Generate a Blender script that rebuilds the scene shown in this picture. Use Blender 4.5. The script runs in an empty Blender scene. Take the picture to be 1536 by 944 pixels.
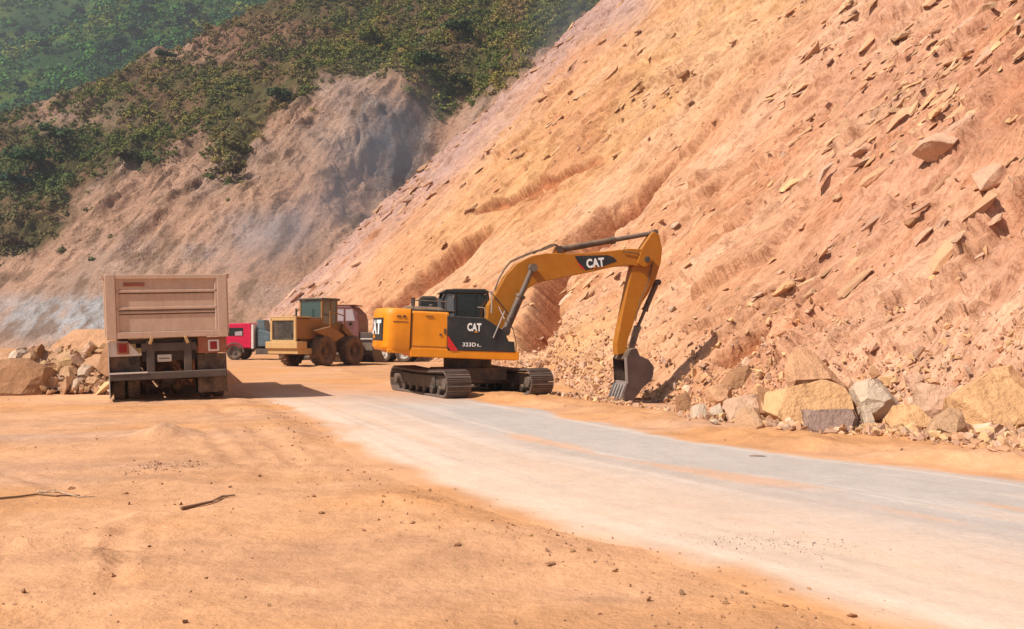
import bpy, bmesh, math, random
import numpy as np
from mathutils import Vector, Matrix

rad = math.radians
# ------------------------------------------------------------------ camera, world, sun, exposure
CAMH, F, CX, CY = 1.46, 1330.0, 768.0, 505.0
scn = bpy.context.scene
cam_d = bpy.data.cameras.new("camera"); cam = bpy.data.objects.new("camera", cam_d)
scn.collection.objects.link(cam); scn.camera = cam
cam.location = (0, 0, CAMH); cam.rotation_euler = (rad(90), 0, 0)
cam_d.sensor_width = 36; cam_d.lens = 36 * F / 1536; cam_d.shift_y = (CY - 472) / 1536
cam_d.clip_start = 0.05; cam_d.clip_end = 3000

SUN_TO = Vector((-0.57, -0.36, 0.76)).normalized()
SUN_EL = math.asin(SUN_TO.z); SUN_AZ = math.atan2(SUN_TO.x, SUN_TO.y)
w = bpy.data.worlds.new("World"); scn.world = w; w.use_nodes = True
nt = w.node_tree; bg = nt.nodes["Background"]
sky = nt.nodes.new("ShaderNodeTexSky"); sky.sky_type = 'NISHITA'; sky.sun_disc = False
sky.sun_elevation = SUN_EL; sky.sun_rotation = SUN_AZ; sky.dust_density = 2.0
nt.links.new(sky.outputs[0], bg.inputs[0]); bg.inputs[1].default_value = 0.07
sd = bpy.data.lights.new("sun", 'SUN'); sd.energy = 5.0; sd.angle = rad(0.6); sd.color = (1.0, 0.90, 0.78)
so = bpy.data.objects.new("sun", sd); scn.collection.objects.link(so)
so.rotation_euler = (-SUN_TO).to_track_quat('-Z', 'Y').to_euler()
vs = scn.view_settings; vs.view_transform = 'Standard'; vs.look = 'None'; vs.exposure = 0.24; vs.gamma = 1; vs.use_curve_mapping = False
scn.cycles.volume_bounces = 0; scn.cycles.max_bounces = 6
scn.cycles.volume_step_rate = 1.5

rnd = random.Random(7)
RS = np.random.RandomState(11)
col = scn.collection

# ------------------------------------------------------------------ helpers
def P(px, py, d): return Vector(((px - CX) / F * d, d, CAMH - (py - CY) / F * d))
def pix(x, y, z):
    yy = np.maximum(y, 0.5)
    return CX + F * x / yy, CY - F * (z - CAMH) / yy
def tag(o, label=None, cat=None, group=None, kind=None):
    if label: o["label"] = label
    if cat: o["category"] = cat
    if group: o["group"] = group
    if kind: o["kind"] = kind
    return o
def empty(name, loc, rz=0.0, label=None, cat=None, group=None):
    o = bpy.data.objects.new(name, None); col.objects.link(o); o.location = loc; o.rotation_euler = (0, 0, rz)
    o.empty_display_size = 0.3
    return tag(o, label, cat, group)
def hsh(ix, iy, iz, s=0):
    h = (ix.astype(np.int64) * 374761393 + iy.astype(np.int64) * 668265263 + iz.astype(np.int64) * 2147483647 + s * 974634777) & 0xffffffff
    h = ((h ^ (h >> 13)) * 1274126177) & 0xffffffff
    h = ((h ^ (h >> 16)) * 2246822519) & 0xffffffff
    return ((h ^ (h >> 15)) & 0xffffff) / float(0xffffff)
def vnoise(x, y, z=None, s=0):
    x = np.asarray(x, float); y = np.asarray(y, float)
    z = np.zeros_like(x) if z is None else np.asarray(z, float) + np.zeros_like(x)
    ix, iy, iz = np.floor(x), np.floor(y), np.floor(z)
    fx, fy, fz = x - ix, y - iy, z - iz
    fx = fx * fx * fx * (fx * (fx * 6 - 15) + 10); fy = fy * fy * fy * (fy * (fy * 6 - 15) + 10); fz = fz * fz * (3 - 2 * fz)
    ix = ix.astype(np.int64); iy = iy.astype(np.int64); iz = iz.astype(np.int64)
    r = 0
    flat = not np.any(fz)
    for dz in ((0,) if flat else (0, 1)):
        for dy in (0, 1):
            for dx in (0, 1):
                wgt = (fx if dx else 1 - fx) * (fy if dy else 1 - fy) * (1 if flat else (fz if dz else 1 - fz))
                r = r + wgt * hsh(ix + dx, iy + dy, iz + dz, s)
    return r * 2 - 1
def fbm(x, y, z=None, o=4, s=0, g=0.5):
    r = 0; a = 1.0; t = 0
    for i in range(o):
        r = r + a * vnoise(x * 2 ** i + 13.7 * i, y * 2 ** i - 7.1 * i, None if z is None else z * 2 ** i, s + i); t += a; a *= g
    return r / t
def ridged(x, y, o=4, s=0):
    r = 0; a = 1.0; t = 0
    for i in range(o):
        r = r + a * (1 - 2 * np.abs(vnoise(x * 2 ** i + 3.7 * i, y * 2 ** i - 7.1 * i, None, s + i))); t += a; a *= 0.5
    return r / t
def worley(x, y, s=0):
    ix = np.floor(x).astype(np.int64); iy = np.floor(y).astype(np.int64)
    f1 = np.full(x.shape, 9.0); f2 = np.full(x.shape, 9.0); idv = np.zeros(x.shape); ddx = np.zeros(x.shape); ddy = np.zeros(x.shape)
    z0 = np.zeros_like(ix)
    for dy in (-1, 0, 1):
        for dx in (-1, 0, 1):
            cx = ix + dx; cy = iy + dy
            px_ = cx + hsh(cx, cy, z0, s + 1); py_ = cy + hsh(cx, cy, z0, s + 2)
            ex = x - px_; ey = y - py_
            d = np.sqrt(ex ** 2 + ey ** 2); c = hsh(cx, cy, z0, s + 3)
            nearer = d < f1
            f2 = np.where(nearer, f1, np.minimum(f2, d)); idv = np.where(nearer, c, idv)
            ddx = np.where(nearer, ex, ddx); ddy = np.where(nearer, ey, ddy)
            f1 = np.where(nearer, d, f1)
    return f1, f2, idv, ddx, ddy
def sst(a, b, x):
    t = np.clip((np.asarray(x, float) - a) / (b - a), 0, 1); return t * t * (3 - 2 * t)
def seg_dist(px_, py_, poly):
    """distance to a polyline and signed side (+ = left of its direction)"""
    best = np.full(np.shape(px_), 1e9); side = np.zeros(np.shape(px_)); along = np.zeros(np.shape(px_)); L = 0
    for (x0, y0), (x1, y1) in zip(poly[:-1], poly[1:]):
        dx, dy = x1 - x0, y1 - y0; l2 = dx * dx + dy * dy
        t = np.clip(((px_ - x0) * dx + (py_ - y0) * dy) / l2, 0, 1)
        ex, ey = px_ - (x0 + t * dx), py_ - (y0 + t * dy)
        d = np.sqrt(ex * ex + ey * ey); m = d < best
        best = np.where(m, d, best); side = np.where(m, np.sign(dx * ey - dy * ex), side)
        along = np.where(m, L + t * math.sqrt(l2), along); L += math.sqrt(l2)
    return best, side, along / L

def mesh_np(name, V, Fc, mat, cols=None, smooth=True, parent=None, attrs=None):
    V = np.asarray(V, np.float32); Fc = np.asarray(Fc, np.int32); k = Fc.shape[1]
    me = bpy.data.meshes.new(name)
    me.vertices.add(len(V)); me.vertices.foreach_set("co", V.ravel())
    me.loops.add(Fc.size); me.loops.foreach_set("vertex_index", Fc.ravel())
    me.polygons.add(len(Fc)); me.polygons.foreach_set("loop_start", np.arange(0, Fc.size, k, dtype=np.int32))
    me.update(calc_edges=True)
    me.polygons.foreach_set("use_smooth", np.full(len(Fc), smooth))
    if cols is not None:
        a = me.color_attributes.new("tint", 'FLOAT_COLOR', 'POINT')
        c4 = np.ones((len(V), 4), np.float32); c4[:, :3] = cols; a.data.foreach_set("color", c4.ravel())
    for kk, vv in (attrs or {}).items():
        a = me.attributes.new(kk, 'FLOAT', 'POINT'); a.data.foreach_set("value", np.asarray(vv, np.float32))
    if mat: me.materials.append(mat)
    me.validate()
    o = bpy.data.objects.new(name, me); col.objects.link(o)
    if parent: o.parent = parent
    return o
def grid_faces(nr, nc):
    i = np.arange(nr * nc).reshape(nr, nc)
    return np.stack([i[:-1, :-1], i[:-1, 1:], i[1:, 1:], i[1:, :-1]], -1).reshape(-1, 4)

class MB:
    def __init__(s, M=None): s.v = []; s.f = []; s.M = M or Matrix.Identity(4)
    def add(s, vs_, fs, M=None):
        b = len(s.v); T = s.M @ M if M is not None else s.M
        s.v += [T @ Vector(p) for p in vs_]; s.f += [tuple(b + i for i in f) for f in fs]; return s
    def box(s, c, d, rot=None, taper=None):
        x, y, z = d[0] / 2, d[1] / 2, d[2] / 2; t = taper or (1, 1)
        vs_ = [(-x, -y, -z), (x, -y, -z), (x, y, -z), (-x, y, -z), (-x * t[0], -y * t[1], z), (x * t[0], -y * t[1], z), (x * t[0], y * t[1], z), (-x * t[0], y * t[1], z)]
        M = Matrix.Translation(c)
        if rot: M = M @ Matrix.Rotation(rot[2], 4, 'Z') @ Matrix.Rotation(rot[1], 4, 'Y') @ Matrix.Rotation(rot[0], 4, 'X')
        return s.add(vs_, [(0, 3, 2, 1), (4, 5, 6, 7), (0, 1, 5, 4), (1, 2, 6, 5), (2, 3, 7, 6), (3, 0, 4, 7)], M)
    def bx(s, x0, x1, y0, y1, z0, z1): return s.box(((x0 + x1) / 2, (y0 + y1) / 2, (z0 + z1) / 2), (abs(x1 - x0), abs(y1 - y0), abs(z1 - z0)))
    def prism(s, poly, a, b, axis='Y'):
        """poly in the plane normal to axis, extruded a..b"""
        n = len(poly)
        def q(p, t):
            return {'Y': (p[0], t, p[1]), 'Z': (p[0], p[1], t), 'X': (t, p[0], p[1])}[axis]
        vs_ = [q(p, a) for p in poly] + [q(p, b) for p in poly]
        return s.add(vs_, [tuple(range(n)), tuple(range(2 * n - 1, n - 1, -1))] + [(i, (i + 1) % n, n + (i + 1) % n, n + i) for i in range(n)])
    def cyl(s, p0, p1, r0, r1=None, n=16, cap=True):
        r1 = r0 if r1 is None else r1
        p0, p1 = Vector(p0), Vector(p1); ax = (p1 - p0).normalized()
        u = ax.orthogonal().normalized(); v = ax.cross(u)
        vs_ = [p + (u * math.cos(2 * math.pi * i / n) + v * math.sin(2 * math.pi * i / n)) * r for p, r in ((p0, r0), (p1, r1)) for i in range(n)]
        fs = [(i, (i + 1) % n, n + (i + 1) % n, n + i) for i in range(n)]
        if cap: fs += [tuple(range(n - 1, -1, -1)), tuple(range(n, 2 * n))]
        return s.add(vs_, fs)
    def tube(s, pts, r, n=8):
        for a, b in zip(pts[:-1], pts[1:]): s.cyl(a, b, r, n=n)
        return s
    def lathe(s, prof, c, axis, n=28):
        """prof = [(offset along axis, radius)] closed loop around the axis"""
        c = Vector(c); ax = Vector(axis).normalized(); u = ax.orthogonal().normalized(); v = ax.cross(u); m = len(prof)
        vs_ = [c + ax * o + (u * math.cos(2 * math.pi * i / n) + v * math.sin(2 * math.pi * i / n)) * r for i in range(n) for o, r in prof]
        fs = [(i * m + j, i * m + (j + 1) % m, ((i + 1) % n) * m + (j + 1) % m, ((i + 1) % n) * m + j) for i in range(n) for j in range(m)]
        return s.add(vs_, fs)
    def build(s, name, mat, parent=None, bevel=0.0, smooth=False, seg=2):
        me = bpy.data.meshes.new(name); me.from_pydata([tuple(v) for v in s.v], [], s.f)
        bm = bmesh.new(); bm.from_mesh(me); bmesh.ops.recalc_face_normals(bm, faces=bm.faces); bm.to_mesh(me); bm.free()
        me.materials.append(mat)
        o = bpy.data.objects.new(name, me); col.objects.link(o)
        if parent: o.parent = parent
        if smooth:
            for p in me.polygons: p.use_smooth = True
            try: me.set_sharp_from_angle(angle=rad(38))
            except Exception: pass
        if bevel:
            b = o.modifiers.new("bevel", 'BEVEL'); b.width = bevel; b.segments = seg; b.limit_method = 'ANGLE'; b.angle_limit = rad(35); b.harden_normals = False
        return o

# ------------------------------------------------------------------ materials
def new_mat(name):
    m = bpy.data.materials.new(name); m.use_nodes = True; t = m.node_tree
    b = t.nodes["Principled BSDF"]; return m, t, b
def nd(t, typ, **kw):
    n = t.nodes.new(typ)
    for k, v in kw.items(): setattr(n, k, v)
    return n
def noise_node(t, vec, scale, detail=5, rough=0.6, dist=0.0):
    n = nd(t, "ShaderNodeTexNoise"); n.inputs["Scale"].default_value = scale; n.inputs["Detail"].default_value = detail
    n.inputs["Roughness"].default_value = rough; n.inputs["Distortion"].default_value = dist
    t.links.new(vec, n.inputs["Vector"]); return n.outputs["Fac"]
def ramp(t, fac, stops):
    r = nd(t, "ShaderNodeValToRGB"); e = r.color_ramp.elements
    while len(e) < len(stops): e.new(0.5)
    for el, (p, c) in zip(e, stops):
        el.position = p; el.color = (*c, 1) if len(c) == 3 else c
    t.links.new(fac, r.inputs[0]); return r.outputs[0]
def mix(t, a, b, fac, mode='MIX'):
    n = nd(t, "ShaderNodeMix", data_type='RGBA', blend_type=mode)
    for i, s in ((6, a), (7, b), (0, fac)):
        if isinstance(s, (int, float)): n.inputs[i].default_value = s
        elif isinstance(s, tuple): n.inputs[i].default_value = (*s, 1)
        else: t.links.new(s, n.inputs[i])
    return n.outputs[2]
def mth(t, op, a, b=0.0, c=None):
    n = nd(t, "ShaderNodeMath", operation=op)
    for i, s in enumerate((a, b) if c is None else (a, b, c)):
        if isinstance(s, (int, float)): n.inputs[i].default_value = s
        else: t.links.new(s, n.inputs[i])
    return n.outputs[0]
def g(v): return (v, v, v)
def bump(t, b, h, strength, dist, prev=None):
    n = nd(t, "ShaderNodeBump"); n.inputs["Strength"].default_value = strength; n.inputs["Distance"].default_value = dist
    t.links.new(h, n.inputs["Height"])
    if prev is not None: t.links.new(prev, n.inputs["Normal"])
    t.links.new(n.outputs[0], b.inputs["Normal"]); return n.outputs[0]

def earth_mat(name, scales=(0.6, 3.0, 14.0, 60.0), var=0.35, bumps=((6.0, 0.5, 0.05), (30.0, 0.5, 0.012)), base=None, stretch=None, rough=0.95):
    """dirt or rock: colour from the surface's own tint attribute (or base) with fine variation"""
    m, t, b = new_mat(name)
    pos = nd(t, "ShaderNodeNewGeometry").outputs["Position"]
    if stretch:
        mp = nd(t, "ShaderNodeMapping"); mp.inputs["Rotation"].default_value = stretch[0]; mp.inputs["Scale"].default_value = stretch[1]
        t.links.new(pos, mp.inputs["Vector"]); spos = mp.outputs[0]
    else: spos = pos
    if base is None:
        a = nd(t, "ShaderNodeAttribute", attribute_name="tint"); c = a.outputs["Color"]
    else: c = nd(t, "ShaderNodeRGB"); c.outputs[0].default_value = (*base, 1); c = c.outputs[0]
    lo, hi = 1 - var, 1 + var
    for i, s in enumerate(scales):
        k = var * (1.0 if i < 2 else 0.8)
        n = noise_node(t, spos if i < 2 else pos, s, 4, 0.6)
        f = ramp(t, n, [(0.3, (1 - k, 1 - k * 1.05, 1 - k * 1.1)), (0.7, (1 + k * .55, 1 + k * .55, 1 + k * .55))])
        c = mix(t, c, f, 0.6, 'MULTIPLY')
    t.links.new(c, b.inputs["Base Color"]); b.inputs["Roughness"].default_value = rough
    b.inputs["Specular IOR Level"].default_value = 0.15
    prev = None
    for s, st, di in bumps: prev = bump(t, b, noise_node(t, spos, s, 6, 0.65), st, di, prev)
    return m
def paint(name, c, rough=0.45, dust=0.35, metal=0.0, dustc=(0.42, 0.27, 0.16), spec=0.5, scale=3.0):
    m, t, b = new_mat(name)
    tc = nd(t, "ShaderNodeTexCoord").outputs["Object"]
    n1 = noise_node(t, tc, scale, 6, 0.65); n2 = noise_node(t, tc, scale * 9, 4, 0.6)
    nn = mth(t, 'MULTIPLY_ADD', n2, 0.35, mth(t, 'MULTIPLY', n1, 0.75))
    geo = nd(t, "ShaderNodeNewGeometry"); sx = nd(t, "ShaderNodeSeparateXYZ"); t.links.new(geo.outputs["Normal"], sx.inputs[0])
    up = mth(t, 'MULTIPLY', mth(t, 'MAXIMUM', sx.outputs[2], 0.0), 0.35)
    fac = mth(t, 'ADD', nn, up)
    msk = ramp(t, fac, [(0.62 - dust * .45, g(0)), (1.0 - dust * .25, g(1))])
    cc = mix(t, c, dustc, mth(t, 'MULTIPLY', msk, min(1, dust * 1.6)))
    cc = mix(t, cc, ramp(t, n1, [(0.3, g(0.82)), (0.7, g(1.08))]), 0.7, 'MULTIPLY')
    # run marks down the panels and small scrapes
    mp = nd(t, "ShaderNodeMapping"); mp.inputs["Scale"].default_value = (5, 5, 1.3); t.links.new(tc, mp.inputs[0])
    cc = mix(t, cc, ramp(t, noise_node(t, mp.outputs[0], 1.0, 5, .7), [(0.34, (.74, .70, .66)), (0.56, (1, 1, 1))]), min(1, .1 + dust * .8), 'MULTIPLY')
    mp2 = nd(t, "ShaderNodeMapping"); mp2.inputs["Scale"].default_value = (2, 2, 30); mp2.inputs["Rotation"].default_value = (.5, .7, 0); t.links.new(tc, mp2.inputs[0])
    cc = mix(t, cc, ramp(t, noise_node(t, mp2.outputs[0], 2.0, 3, .8), [(0.24, (.5, .45, .42)), (0.30, (1, 1, 1))]), min(1, dust * 2.2), 'MULTIPLY')
    t.links.new(cc, b.inputs["Base Color"]); b.inputs["Metallic"].default_value = metal
    r = nd(t, "ShaderNodeMapRange"); r.inputs[3].default_value = rough; r.inputs[4].default_value = 0.9
    t.links.new(msk, r.inputs[0]); t.links.new(r.outputs[0], b.inputs["Roughness"])
    b.inputs["Specular IOR Level"].default_value = spec
    return m

M = {}
M['ground'] = earth_mat('dirt', scales=(0.5, 2.6, 9.0, 34.0), var=0.19, bumps=((1.6, 0.5, 0.10), (8.0, 0.6, 0.04), (40.0, 0.6, 0.010)))
def add_tread(m):
    t = m.node_tree; b = t.nodes["Principled BSDF"]; prev = b.inputs["Normal"].links[0].from_socket; cl = b.inputs["Base Color"].links[0].from_socket
    tp = nd(t, "ShaderNodeAttribute", attribute_name="tp").outputs["Fac"]; tm = nd(t, "ShaderNodeAttribute", attribute_name="tm").outputs["Fac"]
    sn = mth(t, 'SINE', mth(t, 'MULTIPLY', tp, 62.0)); sq = mth(t, 'MULTIPLY', mth(t, 'MULTIPLY_ADD', sn, .5, .5), tm)
    bump(t, b, mth(t, 'SUBTRACT', sq, mth(t, 'MULTIPLY', tm, .6)), .45, .014, prev)
    t.links.new(mix(t, cl, (0.47, 0.27, 0.14), mth(t, 'MULTIPLY', tm, .18)), b.inputs["Base Color"])
add_tread(M['ground'])
M['slope'] = earth_mat('rock slope', scales=(0.22, 0.9, 3.5, 16.0), var=0.2, bumps=((0.8, 0.6, 0.25), (3.0, 0.65, 0.14), (14.0, 0.6, 0.04)))
def streaked(m):
    """rills and bedding lines that run down the fall line of the slope"""
    t = m.node_tree; b = t.nodes["Principled BSDF"]
    cb = nd(t, "ShaderNodeCombineXYZ")
    for i, k in enumerate(("su", "sv")): t.links.new(nd(t, "ShaderNodeAttribute", attribute_name=k).outputs["Fac"], cb.inputs[i])
    prev = b.inputs["Normal"].links[0].from_socket; colr = b.inputs["Base Color"].links[0].from_socket
    for sc, rot, di, st in (((2.2, .35, 1), .12, .16, .75), ((7.0, 1.2, 1), .16, .06, .7), ((20.0, 5.0, 1), .2, .02, .6)):
        mp = nd(t, "ShaderNodeMapping"); mp.inputs["Scale"].default_value = sc; mp.inputs["Rotation"].default_value = (0, 0, rot); t.links.new(cb.outputs[0], mp.inputs[0])
        n = noise_node(t, mp.outputs[0], 1.0, 5, .65, .4)
        prev = bump(t, b, n, st, di, prev)
        colr = mix(t, colr, ramp(t, n, [(.34, (.74, .66, .60)), (.48, (1, 1, 1)), (.72, (1.1, 1.1, 1.1))]), .9, 'MULTIPLY')
    t.links.new(colr, b.inputs["Base Color"])
streaked(M['slope'])
M['hill'] = earth_mat('hill', scales=(0.08, 0.3, 1.0, 3.0), var=0.28, bumps=((0.3, 0.8, 1.4), (1.2, 0.9, 0.6), (4.0, .7, .15)))
M['rubble'] = earth_mat('rubble', scales=(1.0, 5.0), var=0.2, bumps=((12.0, 0.5, 0.03),))
def rockm(n, c, v=0.22): return earth_mat(n, scales=(1.2, 5.0, 22.0), var=v, bumps=((2.2, 0.8, 0.16), (9.0, 0.8, 0.05), (45, 0.5, 0.010)), base=c)
ROCK = dict(orange=rockm('orange rock', (0.60, 0.335, 0.19)), yellow=rockm('yellow rock', (0.66, 0.385, 0.195)), tan=rockm('tan rock', (0.52, 0.32, 0.19)),
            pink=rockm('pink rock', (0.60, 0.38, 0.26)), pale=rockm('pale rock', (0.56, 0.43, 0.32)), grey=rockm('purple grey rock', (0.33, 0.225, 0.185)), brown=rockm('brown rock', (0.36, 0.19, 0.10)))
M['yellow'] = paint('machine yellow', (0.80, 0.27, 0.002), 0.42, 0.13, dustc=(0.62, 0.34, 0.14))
M['yellowshade'] = paint('shaded machine yellow', (0.43, 0.15, 0.003), 0.45, 0.14)  # same yellow darkened, shade of the boom side put into the colour
M['black'] = paint('black panel', (0.022, 0.024, 0.027), 0.4, 0.12)
M['dark'] = paint('dark steel', (0.035, 0.033, 0.033), 0.5, 0.35)
M['steel'] = paint('worn steel', (0.13, 0.10, 0.085), 0.55, 0.4, metal=0.2, dustc=(0.27, 0.19, 0.15))
M['bright'] = paint('bare steel', (0.42, 0.40, 0.40), 0.35, 0.3, metal=0.5)
M['rod'] = paint('rod', (0.07, 0.05, 0.045), 0.35, 0.35, metal=0.2)
M['rubber'] = paint('tyre rubber', (0.045, 0.04, 0.038), 0.8, 0.42, spec=0.2)
M['dusttyre'] = paint('dusty tyre rubber', (0.07, 0.05, 0.035), 0.85, 0.75, spec=0.1, dustc=(0.26, 0.16, 0.10))
M['white'] = paint('white paint', (0.75, 0.72, 0.68), 0.5, 0.15)
M['letter'] = paint('white lettering', (0.85, 0.85, 0.85), 0.5, 0.0)
M['red'] = paint('red decal', (0.65, 0.02, 0.015), 0.5, 0.0)
M['tip'] = paint('faded cream tipper paint', (0.66, 0.49, 0.38), 0.6, 0.5, dustc=(0.46, 0.28, 0.18), scale=1.6)
M['tipd'] = paint('dirty chassis', (0.075, 0.06, 0.055), 0.6, 0.45, dustc=(0.22, 0.15, 0.11))
M['mudred'] = paint('dusty red paint', (0.35, 0.09, 0.05), 0.6, 0.5)
M['lens'] = paint('tail lamp', (0.30, 0.01, 0.01), 0.25, 0.1)
M['cream'] = paint('dusty cream yellow', (0.56, 0.36, 0.13), 0.55, 0.55, dustc=(0.46, 0.29, 0.16))
M['ldr'] = paint('dusty loader yellow', (0.33, 0.155, 0.025), 0.6, 0.6, dustc=(0.24, 0.13, 0.07))
M['magenta'] = paint('crimson cab paint', (0.62, 0.008, 0.07), 0.35, 0.08)
M['blueg'] = paint('blue grey machinery', (0.10, 0.16, 0.20), 0.5, 0.2)
M['maroon'] = paint('maroon paint', (0.16, 0.05, 0.05), 0.5, 0.35, dustc=(0.28, 0.15, 0.11))
M['wood'] = paint('stick bark', (0.20, 0.11, 0.06), 0.8, 0.2)
M['plate'] = paint('number plate', (0.62, 0.60, 0.56), 0.5, 0.1)
def glass_mat(name, c, rough=0.08):
    m, t, b = new_mat(name); b.inputs["Base Color"].default_value = (*c, 1); b.inputs["Roughness"].default_value = rough
    b.inputs["Specular IOR Level"].default_value = 0.9; b.inputs["Coat Weight"].default_value = 0.6; b.inputs["Coat Roughness"].default_value = 0.05; return m
M['glass'] = glass_mat('dark cab glass', (0.012, 0.014, 0.016)); M['glasslit'] = glass_mat('cab glass painted bright', (0.16, 0.17, 0.18), 0.2)  # second glass is paler: reflected light put into its colour
M['gglass'] = glass_mat('green cab glass', (0.03, 0.065, 0.065), 0.12); M['pglass'] = glass_mat('pale painted sheen', (0.42, 0.36, 0.40), 0.3)  # pale tone stands in for reflections on the truck windows

# ------------------------------------------------------------------ terrain functions
TOE = [(17, -7), (12.5, 0), (10.6, 4.5), (9.2, 9.5), (7.5, 14), (5.7, 19), (4.3, 24), (2.3, 29), (0.0, 38), (-3.5, 49), (-7.5, 56), (-14, 64), (-24, 78), (-30, 92)]
ROAD_L = [(6.5, -6), (3.6, 1), (2.35, 3.4), (1.72, 4.68), (1.0, 5.8), (-0.1, 7.33), (-1.7, 9.96), (-2.7, 13), (-4.3, 16.9), (-6.2, 21), (-9.5, 28), (-14, 38), (-19, 50), (-24, 62)]
ROAD_R = [(14, -6), (10.5, 1), (8.2, 4), (6.7, 6.7), (5.2, 9.25), (3.9, 10.6), (2.94, 11.8), (1.9, 14.2), (1.05, 16.9), (-0.3, 19.7), (-2.3, 22.8), (-5.5, 30), (-8.5, 40), (-13.5, 50), (-20, 62)]
def resample(poly, n, pw=1.0):
    p = np.array(poly, float); d = np.r_[0, np.cumsum(np.hypot(*np.diff(p, axis=0).T))]
    t = np.linspace(0, 1, n) ** pw * d[-1]
    # smooth by catmull-ish: dense linear + box filter
    q = np.stack([np.interp(np.linspace(0, d[-1], 800), d, p[:, 0]), np.interp(np.linspace(0, d[-1], 800), d, p[:, 1])], 1)
    k = 31; ker = np.ones(k) / k; qq = q.copy()
    pad = np.pad(q, ((k // 2, k // 2), (0, 0)), mode='reflect', reflect_type='odd')
    for i in (0, 1): qq[:, i] = np.convolve(pad[:, i], ker, 'valid')
    dd = np.linspace(0, d[-1], 800)
    return np.stack([np.interp(t, dd, qq[:, 0]), np.interp(t, dd, qq[:, 1])], 1), t
def road_in(x, y):
    """signed metres inside the road (positive inside)"""
    xl = np.interp(y, [p[1] for p in ROAD_L], [p[0] for p in ROAD_L]); xr = np.interp(y, [p[1] for p in ROAD_R], [p[0] for p in ROAD_R])
    return np.minimum(x - xl, xr - x) * 0.75
TRACKS = [([(-9, 3.4), (-4, 5.2), (-1.0, 7.0), (-2.2, 10), (-5, 16), (-7.6, 20)], .17), ([(-9.6, 5.0), (-4.6, 6.9), (-2.9, 8.6), (-4.3, 12), (-6.9, 17), (-9, 20)], .17), ([(-5, 1.2), (-2.2, 3.9), (1.6, 4.35), (4, 2)], .15), ([(-14, 9.2), (-6.5, 9.6), (-3.2, 11.6), (-3.6, 15.5)], .2), ([(-3.6, 3.2), (-2.75, 4.8), (-2.6, 6.4)], .14)]
def tread(x, y):
    ph = np.zeros_like(x); mk = np.zeros_like(x)
    for pl, wd in TRACKS:
        q = resample(pl, 60)[0]; dd, sg, al = seg_dist(x, y, [tuple(p) for p in q]); L_ = float(np.hypot(*np.diff(q, axis=0).T).sum())
        m_ = sst(wd, wd * .45, dd + .05 * fbm(x / .2, y / .2, o=3, s=9)) * sst(-.05, .45, fbm(x / 1.3, y / 1.3, o=3, s=int(wd * 1000))); ph = np.where(m_ > mk, al * L_ + .6 * dd, ph); mk = np.maximum(mk, m_)
    return ph, mk
def base_h(x, y):
    dt, sd_, al = seg_dist(x, y, TOE)
    ditch = -0.36 * sst(4.6, 0.4, dt) * sst(14, 20, y) * sst(36, 27, y)
    return ditch + 0.02 * vnoise(x / 6, y / 6, None, 3)
def ground_h(x, y):
    h = base_h(x, y); ri = road_in(x, y); off = sst(0.1, -0.5, ri)
    near = 1 / (1 + np.maximum(y, 0) * 0.02)
    pk = sst(-.1, .5, fbm(x / 2.2, y / 1.1, o=3, s=66))
    d = 0.04 * fbm(x / 1.8, y / 1.3, o=6, s=21) + 0.022 * pk * ridged(x / 0.5 + 0.5 * vnoise(x, y), y / 0.28, 4, 5) + 0.012 * fbm(x / .22, y / .16, o=4, s=25) * (.35 + pk)
    # tyre ruts crossing the dirt
    for (pl, wd) in (([(-9, 3.6), (-4, 5.6), (-1.2, 7.2), (-2.4, 10), (-5, 16)], 0.16), ([(-9, 4.9), (-4, 6.7), (-2.4, 8.4), (-4.0, 12), (-6.5, 17)], 0.16), ([(-12, 9.5), (-6, 10.8), (-3.6, 13), (-6.5, 19)], 0.2), ([(-3, 1.5), (-2.1, 4.6), (-3.2, 7.4), (-7, 11)], 0.12)):
        dd, _, _ = seg_dist(x, y, pl); dd = np.abs(dd + .06 * fbm(x / .5, y / .5, o=3, s=67)); br = sst(-.25, .25, fbm(x / 1.5, y / 1.5, o=2, s=68)); wd = wd * .6
        d = d + br * (-0.018 * np.exp(-(dd / wd) ** 2) + 0.010 * np.exp(-((dd - 2.0 * wd) / (wd * .6)) ** 2) + .006 * np.exp(-(dd / wd) ** 2) * 0)
    d = d + 0.10 * sst(3.0, 1.0, np.hypot(x + 4.2, (y - 12.4) * 1.0)) * 0.3
    d = d + .16 * np.exp(-((x + 4.88) ** 2 / .10 + (y - 12.4) ** 2 / .2)) * (1 + .3 * vnoise(x * 9, y * 9))
    # windrow of loose dirt along the near road edge and at the far one
    d = d + 0.05 * np.exp(-((ri + 0.35) / 0.28) ** 2) * (0.6 + 0.6 * vnoise(x * 1.3, y * 1.3))
    rb = sst(0, -.5, ri) * sst(-3.2, -1.0, ri) * (x > np.interp(y, [p[1] for p in ROAD_R], [p[0] for p in ROAD_R])) * (y < 30)
    d = d + rb * (.055 * fbm(x / .45, y / .45, o=4, s=71) + .05 + .02 * ridged(x / .9, y / .35, 3, 73))
    h = h + d * off * (0.4 + near) - 0.035 * sst(0.12, 0.5, ri)
    return h
def G1(x, y): return float(ground_h(np.array([float(x)]), np.array([float(y)]))[0])

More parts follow.
